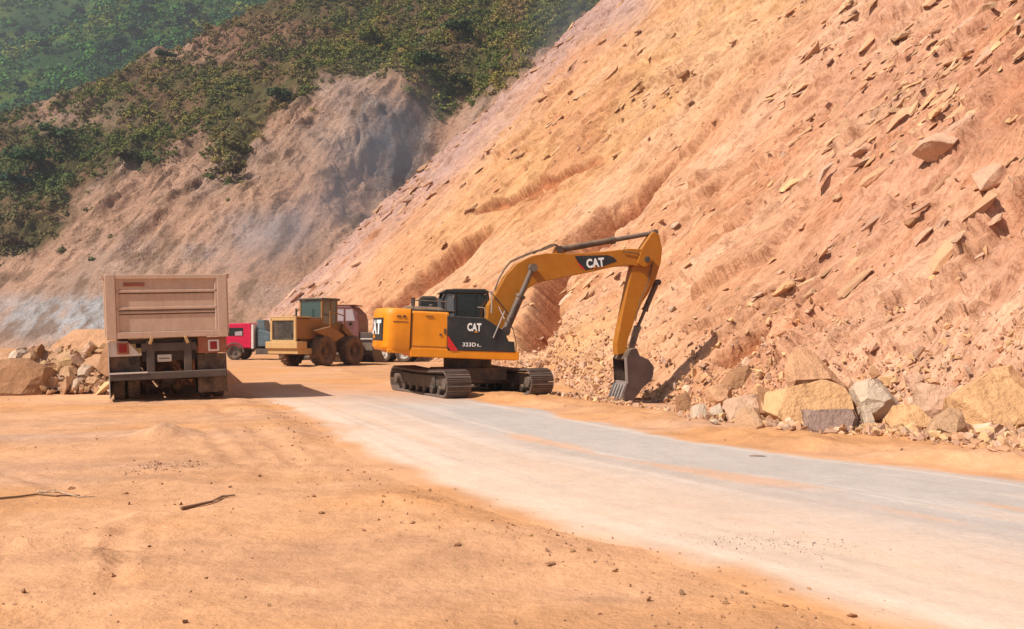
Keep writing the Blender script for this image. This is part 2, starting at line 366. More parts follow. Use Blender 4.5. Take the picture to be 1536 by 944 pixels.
ORA = np.array([0.62, 0.315, 0.14]); PNK = np.array([0.64, 0.365, 0.215]); GRY = np.array([0.60, 0.53, 0.50]); ROADC = np.array([0.56, 0.50, 0.475])
def ground_tint(x, y):
    n1 = sst(-0.35, 0.4, fbm(x / 2.6, y / 2.0, o=4, s=40)); n2 = sst(0.0, 0.5, fbm(x / 1.1, y / 0.45, o=6, s=50)); n3 = sst(0.1, 0.6, fbm(x / 5, y / 1.4, o=4, s=60))
    c = ORA * (1 - n1[:, None] * .75) + PNK * n1[:, None] * .75
    brown = np.array([0.40, 0.215, 0.12]); c = c * (1 - .38 * n2[:, None]) + brown * .38 * n2[:, None]
    n4 = sst(.12, .5, fbm(x / .5, y / .22, o=5, s=52)) * sst(-.3, .3, n3 - .3); c = c * (1 - .4 * n4[:, None]) + np.array([0.36, 0.20, 0.12]) * .4 * n4[:, None]
    gp = np.array([0.46, 0.32, 0.25]); band = (np.exp(-((y - 13.0 - 0.05 * x) / 0.45) ** 2) * sst(-4.6, -6.5, x) + np.exp(-((y - 8.3 + .1 * x) / 0.5) ** 2) * sst(-2.5, -4.5, x) * .8) * (0.6 + .4 * vnoise(x, y * 2))  # greyish bands stand in for shadows lying on the dirt
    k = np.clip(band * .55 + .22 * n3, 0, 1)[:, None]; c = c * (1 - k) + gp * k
    return c
# ------------------------------------------------------------------ ground
def build_ground():
    nr, nc = 640, 620
    t = np.linspace(0, 1, nr); y = -8 + 8 + 0 * t
    y = -7 + 11.5 * np.minimum(t / 0.06, 1) + np.where(t > 0.06, (np.exp((t - 0.06) / 0.94 * 5.3) - 1) / (math.exp(5.3) - 1) * 900, 0)
    u = np.linspace(-1, 1, nc); u = np.sign(u) * np.abs(u) ** 1.15
    X = u[None, :] * 0.95 * (np.abs(y[:, None]) + 6.5); Y = np.repeat(y[:, None], nc, 1)
    x, yy = X.ravel(), Y.ravel()
    z = ground_h(x, yy)
    dt, side, al = seg_dist(x, yy, TOE)
    z = z - np.where(side < 0, np.minimum(dt * 0.6, 3.0), 0)          # ground dips under the slope
    z = z - sst(110, 240, yy) * 4
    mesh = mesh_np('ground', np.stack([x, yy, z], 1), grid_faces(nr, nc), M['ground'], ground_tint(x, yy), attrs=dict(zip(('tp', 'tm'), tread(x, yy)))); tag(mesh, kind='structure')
build_ground()
def build_road():
    n, k = 520, 90
    L, _ = resample(ROAD_L, n); R, _ = resample(ROAD_R, n)
    s = np.linspace(-0.06, 1.06, k)
    X = L[:, None, 0] * (1 - s) + R[:, None, 0] * s; Y = L[:, None, 1] * (1 - s) + R[:, None, 1] * s
    x, y = X.ravel(), Y.ravel(); W = np.repeat(np.hypot(*(R - L).T), k); S = np.tile(s, n)
    edge = np.minimum(S, 1 - S) * W; far = sst(26, 17.5, y + 0.25 * fbm(x / 2, y / 2, s=4) * 8)
    z = base_h(x, y) + 0.004 + 0.006 * fbm(x / 1.2, y / 1.2, o=3, s=9) - 0.03 * sst(0.02, -0.25, edge)
    wob = 0.35 * fbm(x / 1.6, y / 1.6, o=5, s=77) + .12 * fbm(x / .3, y / .3, o=3, s=7)
    m = sst(0.05, 0.48, edge + wob * 1.2) * far
    left = sst(0.62, 0.1, S)                                        # near side is pinker, the far side grey
    warm = np.array([0.68, 0.52, 0.41]); greyc = np.array([0.47, 0.42, 0.39])
    tr = sst(0.25, .75, .5 + .5 * fbm(S * 7, y / 9, o=4, s=31) + .15 * fbm(x / .7, y / .7, s=5))
    c = warm * left[:, None] + greyc * (1 - left[:, None]); c = c * (1 - .5 * tr[:, None]) + (ORA * .45 + warm * .55) * .5 * tr[:, None] * left[:, None] + c * .5 * tr[:, None] * (1 - left[:, None])
    sk = sst(.1, .5, fbm(S * 34 + .5 * fbm(x, y, s=2), y / 5, o=4, s=35)); c = c * (1 - .28 * sk[:, None]) + np.array([0.40, 0.33, 0.29]) * .28 * sk[:, None]
    sl = sst(.15, .5, fbm(S * 22 + 40, y / 6, o=4, s=36)); c = c * (1 - .35 * sl[:, None]) + np.array([0.70, 0.60, 0.52]) * .35 * sl[:, None]
    # worn-through stains of orange dirt
    st = sst(0.35, 0.6, fbm(S * 9, y / 3.5, o=5, s=91)) * .6; c = c * (1 - st[:, None]) + PNK * st[:, None]
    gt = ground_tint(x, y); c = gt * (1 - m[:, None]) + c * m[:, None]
    mat = earth_mat('packed road dust', scales=(0.5, 3.0, 14.0, 50.0), var=0.12, bumps=((2.5, 0.4, 0.04), (16.0, 0.5, 0.014), (70, 0.5, 0.004)))
    tag(mesh_np('road', np.stack([x, y, z], 1), grid_faces(n, k), mat, c), kind='structure')
build_road()

# ------------------------------------------------------------------ rock slope on the right
def poly_mask(px_, py_, pl, width):  # gaussian band along a pixel polyline
    d, s, a = seg_dist(px_, py_, pl); return np.exp(-(d / width) ** 2), s, a
RIB_UP = [(0.954, 0.30, 0.90)] * 9 + [(0.954, 0.30, 0.92), (0.95, 0.31, 0.95), (0.94, 0.34, 0.98), (0.93, 0.36, 1.0), (0.97, 0.25, 0.95)]
GULLY = [([(1046, 212), (985, 265), (900, 330), (850, 385), (815, 440), (790, 500), (770, 545)], 34, 2.3), ([(760, 330), (700, 372), (640, 412), (590, 448), (545, 470)], 20, 1.5),
         ([(930, 225), (860, 262), (790, 292), (700, 330)], 12, 0.35), ([(1180, 480), (1080, 560)], 22, 0.3)]
def slope_surface(nu, nv, vmax=62.0):
    toe_f, arc_f = resample(TOE, 3000)
    wgt = np.where(toe_f[:, 1] < 8.6, .12, 22 / (14 + toe_f[:, 1])); wgt[toe_f[:, 1] > 84] = .2
    cum = np.r_[0, np.cumsum(wgt[1:])]; tt = np.interp(np.linspace(0, cum[-1], nu), cum, np.arange(3000.))
    arc = np.interp(tt, np.arange(3000.), arc_f); toe = np.stack([np.interp(tt, np.arange(3000.), toe_f[:, i]) for i in (0, 1)], 1)
    d = np.r_[0, np.cumsum(np.hypot(*np.diff(np.array(TOE, float), axis=0).T))]
    up = np.stack([np.interp(arc, d, [r[i] for r in RIB_UP]) for i in range(3)], 1)
    v = vmax * np.linspace(0, 1, nv) ** 1.35 - 0.8
    vp = np.maximum(v, 0); hz = vp - 1.8 * (1 - np.exp(-vp / 6))   # flatter debris apron at the foot
    X = toe[:, None, 0] + up[:, None, 0] * v; Y = toe[:, None, 1] + up[:, None, 1] * v
    Z = base_h(toe[:, 0], toe[:, 1])[:, None] + up[:, None, 2] * np.where(v > 0, hz * 1.04, v * .5)
    U = np.repeat(arc[:, None], nv, 1); Vv = np.repeat(v[None, :], nu, 0)
    # the shoulder beyond the visible edge rolls away from the camera
    return X.ravel(), Y.ravel(), Z.ravel(), U.ravel(), Vv.ravel() * 1.35
NRM = np.array([-0.637, -0.2, 0.744])
def slope_disp(X, Y, Z, U, V):
    px_, py_ = pix(X, Y, Z)
    foot = sst(0.0, 2.5, V)
    ww = 0.7 * fbm(U / 3, V / 5, o=3, s=2)
    d = 1.0 * fbm(U / 13, V / 26, o=3, s=1) + 0.36 * ridged((U + ww) / 3.4, V / 17 + 5, 3, 8) + 0.22 * ridged((U + ww) / 1.1, V / 6.5, 4, 12) + .025 * ridged((U + .3 * ww) / .32, V / 2.6, 3, 14)
    # slabs: plates of bedded rock broken off at sharp lower edges
    for sc, am, sd_, thr, el in ((3.2, .62, 31, .74, 1.5), (1.5, 0.46, 47, 0.62, 2.0), (0.75, 0.36, 63, 0.48, 2.6), (0.40, 0.20, 85, 0.36, 3.2)):
        sk = V * .28                                               # beds strike a little off the fall line
        wx = (U - sk * .5) / sc + 0.30 * fbm(U / sc * 1.7, V / sc, o=2, s=sd_); wy = V / (sc * el) + 0.22 * fbm(U / sc, V / sc * 1.3, o=2, s=sd_ + 1)
        f1, f2, idv, ex, ey = worley(wx, wy, sd_)
        plate = np.clip((idv - thr) / (1 - thr), 0, 1) ** .6 * sst(0.0, 0.035, f2 - f1)
        m_ = fbm(U / 6, V / 9, o=3, s=sd_ + 5)
        rockm_ = sst(-.10, .10, m_ + 0.22 * sst(1050, 1500, px_) + 0.22 * sst(330, 60, py_) * sst(560, 800, px_) - .02 - .25 * sst(300, 420, py_) * sst(1300, 900, px_))
        # each plate is thick at its lower right edge and feathers out uphill
        d = d + am * plate * rockm_ * np.clip(.50 - .75 * ey - .55 * ex, 0.02, 1.1) * foot
    # rubbly talus in the lower part
    tal = sst(16, 3, V + 4 * fbm(U / 5, V / 5, s=71)) * sst(1.2, -0.2, np.abs(fbm(U / 9, V / 9, s=72)))
    f1, f2, idv, _, _ = worley(U / 0.30, V / 0.34, 90); d = d + tal * 0.075 * (1 - f1) * (0.3 + idv)
    d = d + 0.07 * fbm(U / 0.35, V / 0.7, o=4, s=15) 
    # scars where the face slid away: a steep upper wall, a smooth floor
    scar = np.zeros_like(d); cut = np.zeros_like(d)
    for pl, wd, dep in GULLY:
        dd, sg, al = seg_dist(px_ + 9 * fbm(U / 1.2, V / 3, s=3), py_ + 9 * fbm(U / 1.5, V / 4, s=6), pl)
        dn = dd * sg; ends = sst(0.0, 0.35, al) * sst(1.0, 0.85, al); wd = wd * (.3 + .7 * sst(0, .5, al)) * (1 + .5 * fbm(U / 3, V / 4, o=3, s=19))
        inside = np.where(dn < 0, sst(wd * 1.7, wd * .1, -dn), sst(wd * .16, 0, dn)) * ends
        cut = cut + dep * inside; scar = np.maximum(scar, sst(0.1, 0.5, inside))
    d = d * (1 - .7 * scar) - cut + scar * .10 * fbm(U / 2.5, V / 7, o=4, s=17)
    d = d * (0.25 + 0.75 * foot)
    return d, scar, tal, px_, py_
def build_slope():
    nu, nv = 1250, 880
    X, Y, Z, U, V = slope_surface(nu, nv)
    d, scar, tal, px_, py_ = slope_disp(X, Y, Z, U, V)
    lim = sst(0, 6, U) 
    X2, Y2, Z2 = X + NRM[0] * d, Y + NRM[1] * d, Z + NRM[2] * d
    n = fbm(U / 4, V / 9, o=4, s=101); n2 = fbm(U / 1.2, V / 5, o=4, s=103); n3 = fbm(U / .5, V / 1.0, o=3, s=105)
    base = np.array([0.58, 0.315, 0.16]); pink = np.array([0.55, 0.305, 0.185]); yel = np.array([0.62, 0.38, 0.14]); red = np.array([0.42, 0.17, 0.07]); pale = np.array([0.64, 0.41, 0.25]); gr = np.array([0.40, 0.30, 0.26])
    c = base[None] * np.ones((len(X), 1))
    def mx(c, k, w): w = np.clip(w, 0, 1)[:, None]; return c * (1 - w) + k * w
    c = mx(c, pink, sst(900, 1400, px_) * .9)
    c = mx(c, yel, np.exp(-(((px_ - 900) * .62 + (py_ - 190) * .78) / 75) ** 2) * sst(520, 800, px_) * (0.45 + .7 * n))
    c = mx(c, yel, np.exp(-((px_ - 870) / 110) ** 2 - ((py_ - 535) / 50) ** 2) * .5)
    c = mx(c, pale, sst(-.05, .5, n + .2 * n2) * .55)
    c = mx(c, red, sst(.1, .6, n2 - n * .4) * .35 + scar * .9)
    c = mx(c, red * .9 + .1 * pink, sst(1380, 1536, px_ + 60 * n) * sst(330, 100, np.abs(py_ - 180)) * .4)
    # purplish grey band of shattered stone along the far edge of the face
    q, _, _ = seg_dist(px_, py_, [(945, -10), (860, 50), (745, 140), (640, 245), (540, 330), (450, 420), (380, 470)])
    c = mx(c, np.array([0.42, 0.30, 0.27]), sst(60, 8, q + 22 * n2) * .75)
    c = mx(c, np.array([0.52, 0.33, 0.24]), sst(620, 420, px_) * .35)
    c = c * (1 + .10 * n3[:, None]) * np.array([1.05, 1.03, 1.12])
    tag(mesh_np('rock_slope', np.stack([X2, Y2, Z2], 1), grid_faces(nu, nv), M['slope'], c, attrs=dict(su=U, sv=V)), kind='structure')
    return
build_slope()
# coarse copy of the same surface used only to look positions up
_sx = slope_surface(420, 380); _sd = slope_disp(*_sx)
SP = np.stack([_sx[0] + NRM[0] * _sd[0], _sx[1] + NRM[1] * _sd[0], _sx[2] + NRM[2] * _sd[0]], 1)
SPX, SPY = pix(SP[:, 0], SP[:, 1], SP[:, 2]); SV = _sx[4]; SU = _sx[3]
def on_slope(px_, py_):
    q = (SPX - px_) ** 2 + (SPY - py_) ** 2; q = q + np.where(SP[:, 1] < 3, 1e9, 0)
    near = q < 60
    if near.any():
        i = np.where(near)[0]; return SP[i[np.argmin(SP[i, 1])]]
    return SP[np.argmin(q)]

# ------------------------------------------------------------------ far hills
CREST = [(-190, 130), (-107, 185), (-55, 214), (0, 262), (60, 300)]
VEG_EDGE = [(-400, 470), (-50, 400), (0, 388), (55, 372), (95, 330), (125, 300), (185, 235), (215, 262), (300, 205), (345, 215), (385, 205), (425, 165), (480, 122), (600, 108), (640, 185), (720, 150), (800, 90), (900, 20), (1100, -150), (1500, -400)]
def hill_h(x, y):
    s = (x + 60) * 0.30 + (y - 110) * 0.953; l = x * .953 - y * .3
    wp = 6 * fbm(x / 40, y / 40, o=2, s=3)
    z = 0.80 * (s + 3 * fbm(l / 30, s / 60, o=3, s=200))
    k = sst(0, 25, s)
    f1, f2, idv, ex, ey = worley(l / 3.4 + .3 * fbm(l / 3, s / 3, o=2, s=5), s / 6.5, 221); f1b, f2b, idb, _, _ = worley(l / 1.5, s / 2.6, 223)
    rk = sst(-.2, .3, fbm(l / 14, s / 20, o=3, s=225)) * k
    f1c, f2c, idc, _, _ = worley(l / .7, s / 1.1, 227)
    z = z + (.35 + .65 * rk) * k * (1.9 * (idv - .4) * sst(0, .15, f2 - f1) + 1.0 * (idb - .4) * sst(0, .2, f2b - f1b) + .45 * (idc - .4) * sst(0, .25, f2c - f1c))
    z = z + k * (5.0 * fbm((l + wp) / 26, s / 55, o=4, s=210) + 2.6 * ridged((l + wp * .5) / 11, s / 45, 4, 215) + 1.0 * ridged((l) / 3.5, s / 16, 3, 217) + 0.5 * fbm(l / 1.6, s / 4, o=3, s=219))
    # spur and the dark gully to its right
    gx = l - (-18 * .953 - 140 * .3)
    q = l - (-60.6)
    z = z - 7 * np.exp(-((l + 55.0) / 4.5) ** 2) * sst(14, 30, s) * sst(75, 50, s) + 5.0 * np.exp(-((l + 66) / 5.0) ** 2) * sst(12, 40, s) * sst(80, 50, s)
    dd, sg, _ = seg_dist(x, y, CREST)
    z = z - np.where(sg > 0, 1.35 * dd, 0)
    return np.maximum(z, -6 + 0.03 * s)
def far_h(x, y):
    s = (x + 100) * 0.25 + (y - 235); 
    z = 0.80 * s * (1 + .0) + 14 * fbm(x / 90, y / 120, o=4, s=300) + 9 * ridged((x - .3 * y) / 70, y / 160, 4, 305)
    return z
def veg_amount(px_, py_, n):
    e = np.interp(px_, [p[0] for p in VEG_EDGE], [p[1] for p in VEG_EDGE])
    v = sst(-14, 22, e - py_ + 26 * n)
    # bare patches and green tongues
    for (cx, cy, rx, ry, a) in ((75, 165, 60, 34, -.8), (150, 178, 60, 16, -.5), (275, 78, 70, 20, -.75), (345, 215, 26, 50, .95), (40, 330, 70, 40, .4), (330, 60, 110, 30, -.3), (610, 180, 60, 70, -.0)):
        v = v + a * np.exp(-((px_ - cx) / rx) ** 2 - ((py_ - cy) / ry) ** 2)
    return np.clip(v, 0, 1)
def build_hills():
    xs = np.concatenate([np.linspace(-190, -122, 60), np.linspace(-121.6, 22, 520), np.linspace(23, 110, 50)]); ys = np.concatenate([np.linspace(84, 200, 330), np.linspace(200.6, 330, 150)])
    X, Y = np.meshgrid(xs, ys); x, y = X.ravel(), Y.ravel(); z = hill_h(x, y)
    px_, py_ = pix(x, y, z); n = fbm(x / 6, y / 6, o=4, s=230); n2 = fbm(x / 2.5, z / 2.5, o=4, s=232); n3 = fbm(x / 14, y / 14, o=3, s=236)
    v = veg_amount(px_, py_, n)
    def mx(c, k, w): w = np.clip(w, 0, 1)[:, None]; return c * (1 - w) + k * w
    c = np.array([0.50, 0.30, 0.205])[None] * np.ones((len(x), 1))
    c = mx(c, np.array([0.44, 0.31, 0.25]), sst(-.2, .4, n3) * .6)
    grey = np.array([0.30, 0.285, 0.30])
    for (cx, cy, rx, ry, a) in ((90, 475, 120, 34, 1.0), (400, 345, 70, 30, .6), (300, 380, 35, 14, .6), (590, 215, 50, 65, .75), (520, 150, 40, 30, .3), (410, 445, 50, 20, .25)):
        c = mx(c, grey, a * np.exp(-((px_ - cx) / rx) ** 4 - ((py_ - cy) / ry) ** 4) * (.75 + .4 * n))
    c = mx(c, np.array([0.46, 0.46, 0.48]), .9 * np.exp(-((px_ - 95) / 95) ** 4 - ((py_ - 472) / 28) ** 4) * (.8 + .5 * n))
    c = mx(c, np.array([0.13, 0.12, 0.12]), .75 * np.exp(-((px_ - 595) / 48) ** 4 - ((py_ - 230) / 70) ** 4))  # darker tone painted in for the shade inside the gully
    c = mx(c, np.array([0.50, 0.30, 0.20]), sst(.05, .5, n2 + .3 * n3) * .5)
    c = mx(c, np.array([0.22, 0.135, 0.085]), sst(.08, .4, -n2 - .2 * n) * .75)
    soil = np.array([0.22, 0.13, 0.065]); olive = np.array([0.11, 0.105, 0.03]); rd = np.array([0.30, 0.14, 0.075])
    vc = mx(soil[None] * np.ones((len(x), 1)), olive, sst(-.45, .1, n + n2 * .3)); vc = mx(vc, rd, np.exp(-((px_ - 330) / 120) ** 2 - ((py_ - 65) / 40) ** 2))
    c = np.minimum(c * 1.2, .8)
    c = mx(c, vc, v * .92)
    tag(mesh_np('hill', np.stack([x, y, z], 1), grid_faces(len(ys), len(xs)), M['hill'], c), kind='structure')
    xs = np.linspace(-420, 260, 300); ys = np.linspace(225, 780, 280); X, Y = np.meshgrid(xs, ys); x, y = X.ravel(), Y.ravel(); z = far_h(x, y)
    n = sst(-.25, .35, fbm(x / 25, y / 25, o=4, s=330))[:, None]
    c = np.array([0.03, 0.08, 0.02]) * (1 - n) + np.array([0.10, 0.15, 0.02]) * n
    tag(mesh_np('far_hill', np.stack([x, y, z], 1), grid_faces(len(ys), len(xs)), M['hill'], c), kind='structure')
build_hills()

# ------------------------------------------------------------------ vegetation
def leaf_mat(name):
    m, t, b = new_mat(name)
    a = nd(t, "ShaderNodeAttribute", attribute_name="tint")
    n = noise_node(t, nd(t, "ShaderNodeNewGeometry").outputs["Position"], 0.9, 3)
    c = mix(t, a.outputs["Color"], ramp(t, n, [(0.3, g(.7)), (.7, g(1.25))]), .8, 'MULTIPLY')
    t.links.new(c, b.inputs["Base Color"]); b.inputs["Roughness"].default_value = 0.8; b.inputs["Specular IOR Level"].default_value = 0.1
    return m
M['leaf'] = leaf_mat('foliage')
def leaf_cloud(centres, radii, hs, cols, per, size):
    """leaf clumps filling lumpy crowns: returns verts, quads, colours"""
    n = len(centres); N = n * per
    c = np.repeat(centres, per, 0); r = np.repeat(radii, per); h = np.repeat(hs, per); cc = np.repeat(cols, per, 0)
    dirs = RS.normal(size=(N, 3)); dirs /= np.linalg.norm(dirs, axis=1)[:, None]; dirs[:, 2] = np.abs(dirs[:, 2]) * 1.0 - 0.15
    lump = 0.75 + 0.45 * vnoise(dirs[:, 0] * 1.7 + np.repeat(RS.rand(n) * 99, per), dirs[:, 1] * 1.7 + dirs[:, 2] * 2)
    q = dirs * (RS.rand(N) ** 0.4 * lump)[:, None]
    pos = c + q * np.stack([r, r, h], 1)
    a = RS.normal(size=(N, 3)) * .55; a += dirs * 1.2 + np.array([0, 0, .35]); a /= np.linalg.norm(a, axis=1)[:, None]
    u = np.cross(a, RS.normal(size=(N, 3))); u /= np.linalg.norm(u, axis=1)[:, None]; v = np.cross(a, u)
    s = (np.repeat(size, per) if np.ndim(size) else size) * (0.5 + RS.rand(N)); s = s[:, None]
    V = np.stack([pos - u * s, pos - v * s * .6, pos + u * s, pos + v * s * .6], 1).reshape(-1, 3)
    F_ = np.arange(N * 4).reshape(-1, 4)
    C = np.repeat(cc * (0.82 + 0.36 * RS.rand(N))[:, None], 4, 0)
    return V, F_, C
def build_vegetation():
    # near hill scrub: what nobody could count is one mass
    N = 60000
    x = RS.uniform(-150, 60, N); y = RS.uniform(100, 270, N); z = hill_h(x, y); px_, py_ = pix(x, y, z)
    n = fbm(x / 6, y / 6, o=4, s=230); v = veg_amount(px_, py_, n); dens = fbm(x / 4, y / 4, o=3, s=240)
    dd, sg, _ = seg_dist(x, y, CREST)
    keep = (RS.rand(N) < v * np.clip(.58 + 1.1 * dens + .25 * sst(400, 600, px_), .05, 1)  + .0006) & (px_ > -120) & (px_ < 1000) & (py_ > -90) & (sg < 0)
    x, y, z, px_, py_ = (a[keep] for a in (x, y, z, px_, py_)); m = len(x)
    r = 0.5 + 1.5 * RS.rand(m) ** 2.2; h = r * RS.uniform(.8, 1.5, m)
    pal = np.array([[0.17, 0.12, 0.055], [0.19, 0.16, 0.045], [0.11, 0.125, 0.03], [0.075, 0.10, 0.025], [0.15, 0.15, 0.04], [0.06, 0.085, 0.03]])
    tone = 1.3 * fbm(x / 9, y / 9, o=3, s=250) + .5 * (RS.rand(m) - .5)
    idx = np.clip(((tone + .8) / 1.6 * 6).astype(int), 0, 5); idx = np.where(RS.rand(m) < .12, RS.randint(0, 6, m), idx)
    c = pal[idx] * np.array([1.6, 1.5, 1.25])
    g2 = np.clip(sst(260, 60, px_) * sst(120, 240, py_), 0, 1)[:, None]; c = c * (1 - .55 * g2) + np.array([0.05, 0.12, 0.045]) * .55 * g2
    dry = (np.exp(-((px_ - 60) / 110) ** 2 - ((py_ - 345) / 42) ** 2) + .8 * np.exp(-((px_ - 330) / 110) ** 2 - ((py_ - 75) / 40) ** 2) + sst(.15, .5, fbm(x / 11, y / 11, o=3, s=255)) * .7)[:, None].clip(0, 1)
    c = c * (1 - .75 * dry) + np.array([0.24, 0.155, 0.075]) * .75 * dry
    V, F_, C = leaf_cloud(np.stack([x, y, z + .1], 1), r, h, c, 72, .06 + r * .095)
    tag(mesh_np('scrub', V, F_, M['leaf'], C, smooth=False), kind='stuff')
    # the far green hill
    N = 24000
    x = RS.uniform(-330, 60, N); y = RS.uniform(235, 560, N); z = far_h(x, y); px_, py_ = pix(x, y, z); dens = fbm(x / 22, y / 22, o=3, s=260)
    keep = (RS.rand(N) < np.clip(.6 + 1.0 * dens, .2, 1)) & (px_ > -80) & (px_ < 620) & (py_ > -70) & (py_ < 330)
    x, y, z, px_ = (a[keep] for a in (x, y, z, px_)); m = len(x); r = 1.4 + 4.6 * RS.rand(m) ** 2.2; h = r * RS.uniform(.8, 1.3, m)
    pal = np.array([[0.018, 0.045, 0.035], [0.03, 0.10, 0.035], [0.08, 0.22, 0.03], [0.035, 0.13, 0.035], [0.22, 0.25, 0.035]])
    c = pal[np.clip(((fbm(x / 30, y / 30, o=3, s=270) + .7) / 1.4 * 5 + RS.rand(m) * 1.6 - .8).astype(int), 0, 4)]
    V, F_, C = leaf_cloud(np.stack([x, y, z + .2], 1), r, h, c, 34, .22 + r * .13)
    tag(mesh_np('forest', V, F_, M['leaf'], C, smooth=False), kind='stuff')
build_vegetation()
BARK = paint('bark', (0.10, 0.075, 0.055), 0.9, 0.1)
def tree(base, h, r, colr, label, group, bushy=False, name='tree'):
    root = empty(name, base, rnd.uniform(0, 6), label, 'shrub' if bushy else 'tree', group)
    mb = MB(); th = h * (.25 if bushy else .5); nb = 4 if bushy else 6
    mb.cyl((0, 0, -.5), (.05 * h, 0, th), .035 * h, .02 * h, 7); lobes = []
    for k in range(nb):
        a = k * 2.4 + rnd.random(); e = Vector((math.cos(a) * r * .55, math.sin(a) * r * .55, h * rnd.uniform(.55, .9)))
        mb.cyl((.04 * h, 0, th * rnd.uniform(.6, 1)), e, .016 * h, .006 * h, 5); lobes.append(e)
    mb.build('trunk', BARK, root)
    cs = np.array([list(e) for e in lobes] + [[0, 0, h * .72]]); V, F_, C = leaf_cloud(cs - np.array([0, 0, r * .1]), np.full(len(cs), r * .62), np.full(len(cs), r * .5), np.repeat(np.array([colr]), len(cs), 0), 90, .09 + r * .085)
    mesh_np('crown', V, F_, M['leaf'], C, smooth=False, parent=root)
    return root
def hill_pt(px_, py_, f, y0, y1):
    for yy in np.arange(y0, y1, .5):
        x = (px_ - CX) / F * yy; zz = float(f(np.array([x]), np.array([yy]))[0])
        if CAMH - (py_ - CY) / F * yy <= zz: return (x, yy, zz)
    return None
for i, (a, b, h, lb) in enumerate([(200, 50, 9, 'dark rounded tree high on the far green hill, beside a paler clearing'), (180, 62, 7, 'dark bushy tree just left of the tallest tree on the far hill'), (66, 72, 8, 'dark tree at left below the grey top of the far hill'),
                                (222, 20, 8, 'dark tree near the top edge of the picture on the far green hill'), (290, 22, 10, 'tall dark tree on the far hill above the reddish bare patch'), (275, 35, 8, 'blue green tree left of the tall dark tree on the far hill'),
                                (30, 128, 6, 'dark tree at the left edge of the far hill'), (120, 20, 9, 'grey green tree near the upper left of the far hill')]):
    p = hill_pt(a, b + 12, far_h, 240, 760)
    if p: tree(p, h, h * .5, (0.022, 0.045, 0.03), lb, 'dark trees on the far hill')
for (a, b, h, r, c, lb) in [(345, 268, 3.6, 2.6, (0.11, 0.085, 0.03), 'brown leaved shrub hanging lowest into the bare grey landslide'), (352, 240, 4, 3.0, (0.13, 0.12, 0.035), 'olive shrub just above the lowest brown shrub on the landslide'),
                        (190, 240, 2.2, 1.8, (0.06, 0.04, 0.025), 'dark brown shrub at the head of the pink dirt chute'), (420, 155, 3.5, 2.6, (0.05, 0.075, 0.025), 'dark green shrub on the upper edge of the grey rock spur'),
                        (40, 255, 5, 4, (0.035, 0.07, 0.025), 'dense dark green tree at the left edge above the pink dirt'), (85, 225, 5, 3.6, (0.05, 0.085, 0.03), 'green tree right of the dense dark one near the left edge'),
                        (25, 285, 4, 3.2, (0.025, 0.055, 0.035), 'blue green bush lowest at the left edge of the hill'), (640, 110, 4.5, 3.2, (0.05, 0.085, 0.03), 'dark green tree above the shaded rocky gully'),
                        (690, 60, 5, 3.6, (0.045, 0.075, 0.02), 'tall green tree on the hillside left of the orange slope edge'), (560, 70, 4, 3, (0.12, 0.13, 0.03), 'yellowish green bush above the grey rock spur'),
                        (250, 90, 3.2, 2.4, (0.06, 0.09, 0.03), 'green bush just below the reddish bare patch'), (690, 128, 3, 2.2, (0.08, 0.10, 0.03), 'small olive bush beside the far edge of the orange slope'),
                        (20, 370, 2.6, 2.4, (0.12, 0.08, 0.04), 'dry brown bush at the left above the lilac dirt fan')]:
    p = hill_pt(a, b + 8, hill_h, 88, 300)
    if p: tree(p, h, r, c, lb, 'single trees and shrubs on the landslide hill', bushy=True, name='shrub')

# ------------------------------------------------------------------ rocks
def hull_mesh(pts, seed, disp, cuts=3, bev=0.03, smooth=False, chips=0):
    bm = bmesh.new()
    for p in pts: bm.verts.new(p)
    r = bmesh.ops.convex_hull(bm, input=bm.verts)
    bmesh.ops.delete(bm, geom=[v for v in bm.verts if not v.link_faces], context='VERTS')
    bmesh.ops.dissolve_limit(bm, angle_limit=rad(9), verts=bm.verts, edges=bm.edges)
    rr_ = random.Random(seed * 7 + 3); cs_ = [v.co.copy() for v in bm.verts]; cen = sum(cs_, Vector()) / len(cs_)
    for _ in range(chips):
        q_ = rr_.choice(cs_); dv = q_ - cen; nn_ = (dv.normalized() + Vector((rr_.uniform(-.6, .6), rr_.uniform(-.6, .6), rr_.uniform(-.6, .6)))).normalized()
        far_ = max(v.co.dot(nn_) for v in bm.verts); cc_ = cen.dot(nn_); pl_ = nn_ * (cc_ + (far_ - cc_) * rr_.uniform(.72, .93))
        bmesh.ops.bisect_plane(bm, geom=bm.verts[:] + bm.edges[:] + bm.faces[:], plane_co=pl_, plane_no=nn_, clear_outer=True)
        ed = [e for e in bm.edges if e.is_boundary]
        if ed: bmesh.ops.contextual_create(bm, geom=ed)
    if bev: bmesh.ops.bevel(bm, geom=list(bm.edges), offset=bev, segments=1, affect='EDGES', profile=.6, clamp_overlap=True)
    bmesh.ops.triangulate(bm, faces=bm.faces)
    if cuts:
        bmesh.ops.subdivide_edges(bm, edges=bm.edges, cuts=cuts, use_grid_fill=True)
    bmesh.ops.remove_doubles(bm, verts=bm.verts, dist=1e-4); bm.normal_update()
    if disp:
        co = np.array([v.co[:] for v in bm.verts]); sc = disp * 9
        n = fbm(co[:, 0] / sc + seed, co[:, 1] / sc, co[:, 2] / sc, o=4, s=seed) + .7 * np.abs(vnoise(co[:, 0] / sc * .5, co[:, 1] / sc * .5 + seed, co[:, 2] / sc * 2.2, s=seed + 3)) - .3
        for v, k in zip(bm.verts, n): v.co += v.normal * float(k) * disp
    me = bpy.data.meshes.new('rock'); bm.to_mesh(me); bm.free(); me.validate()
    return me
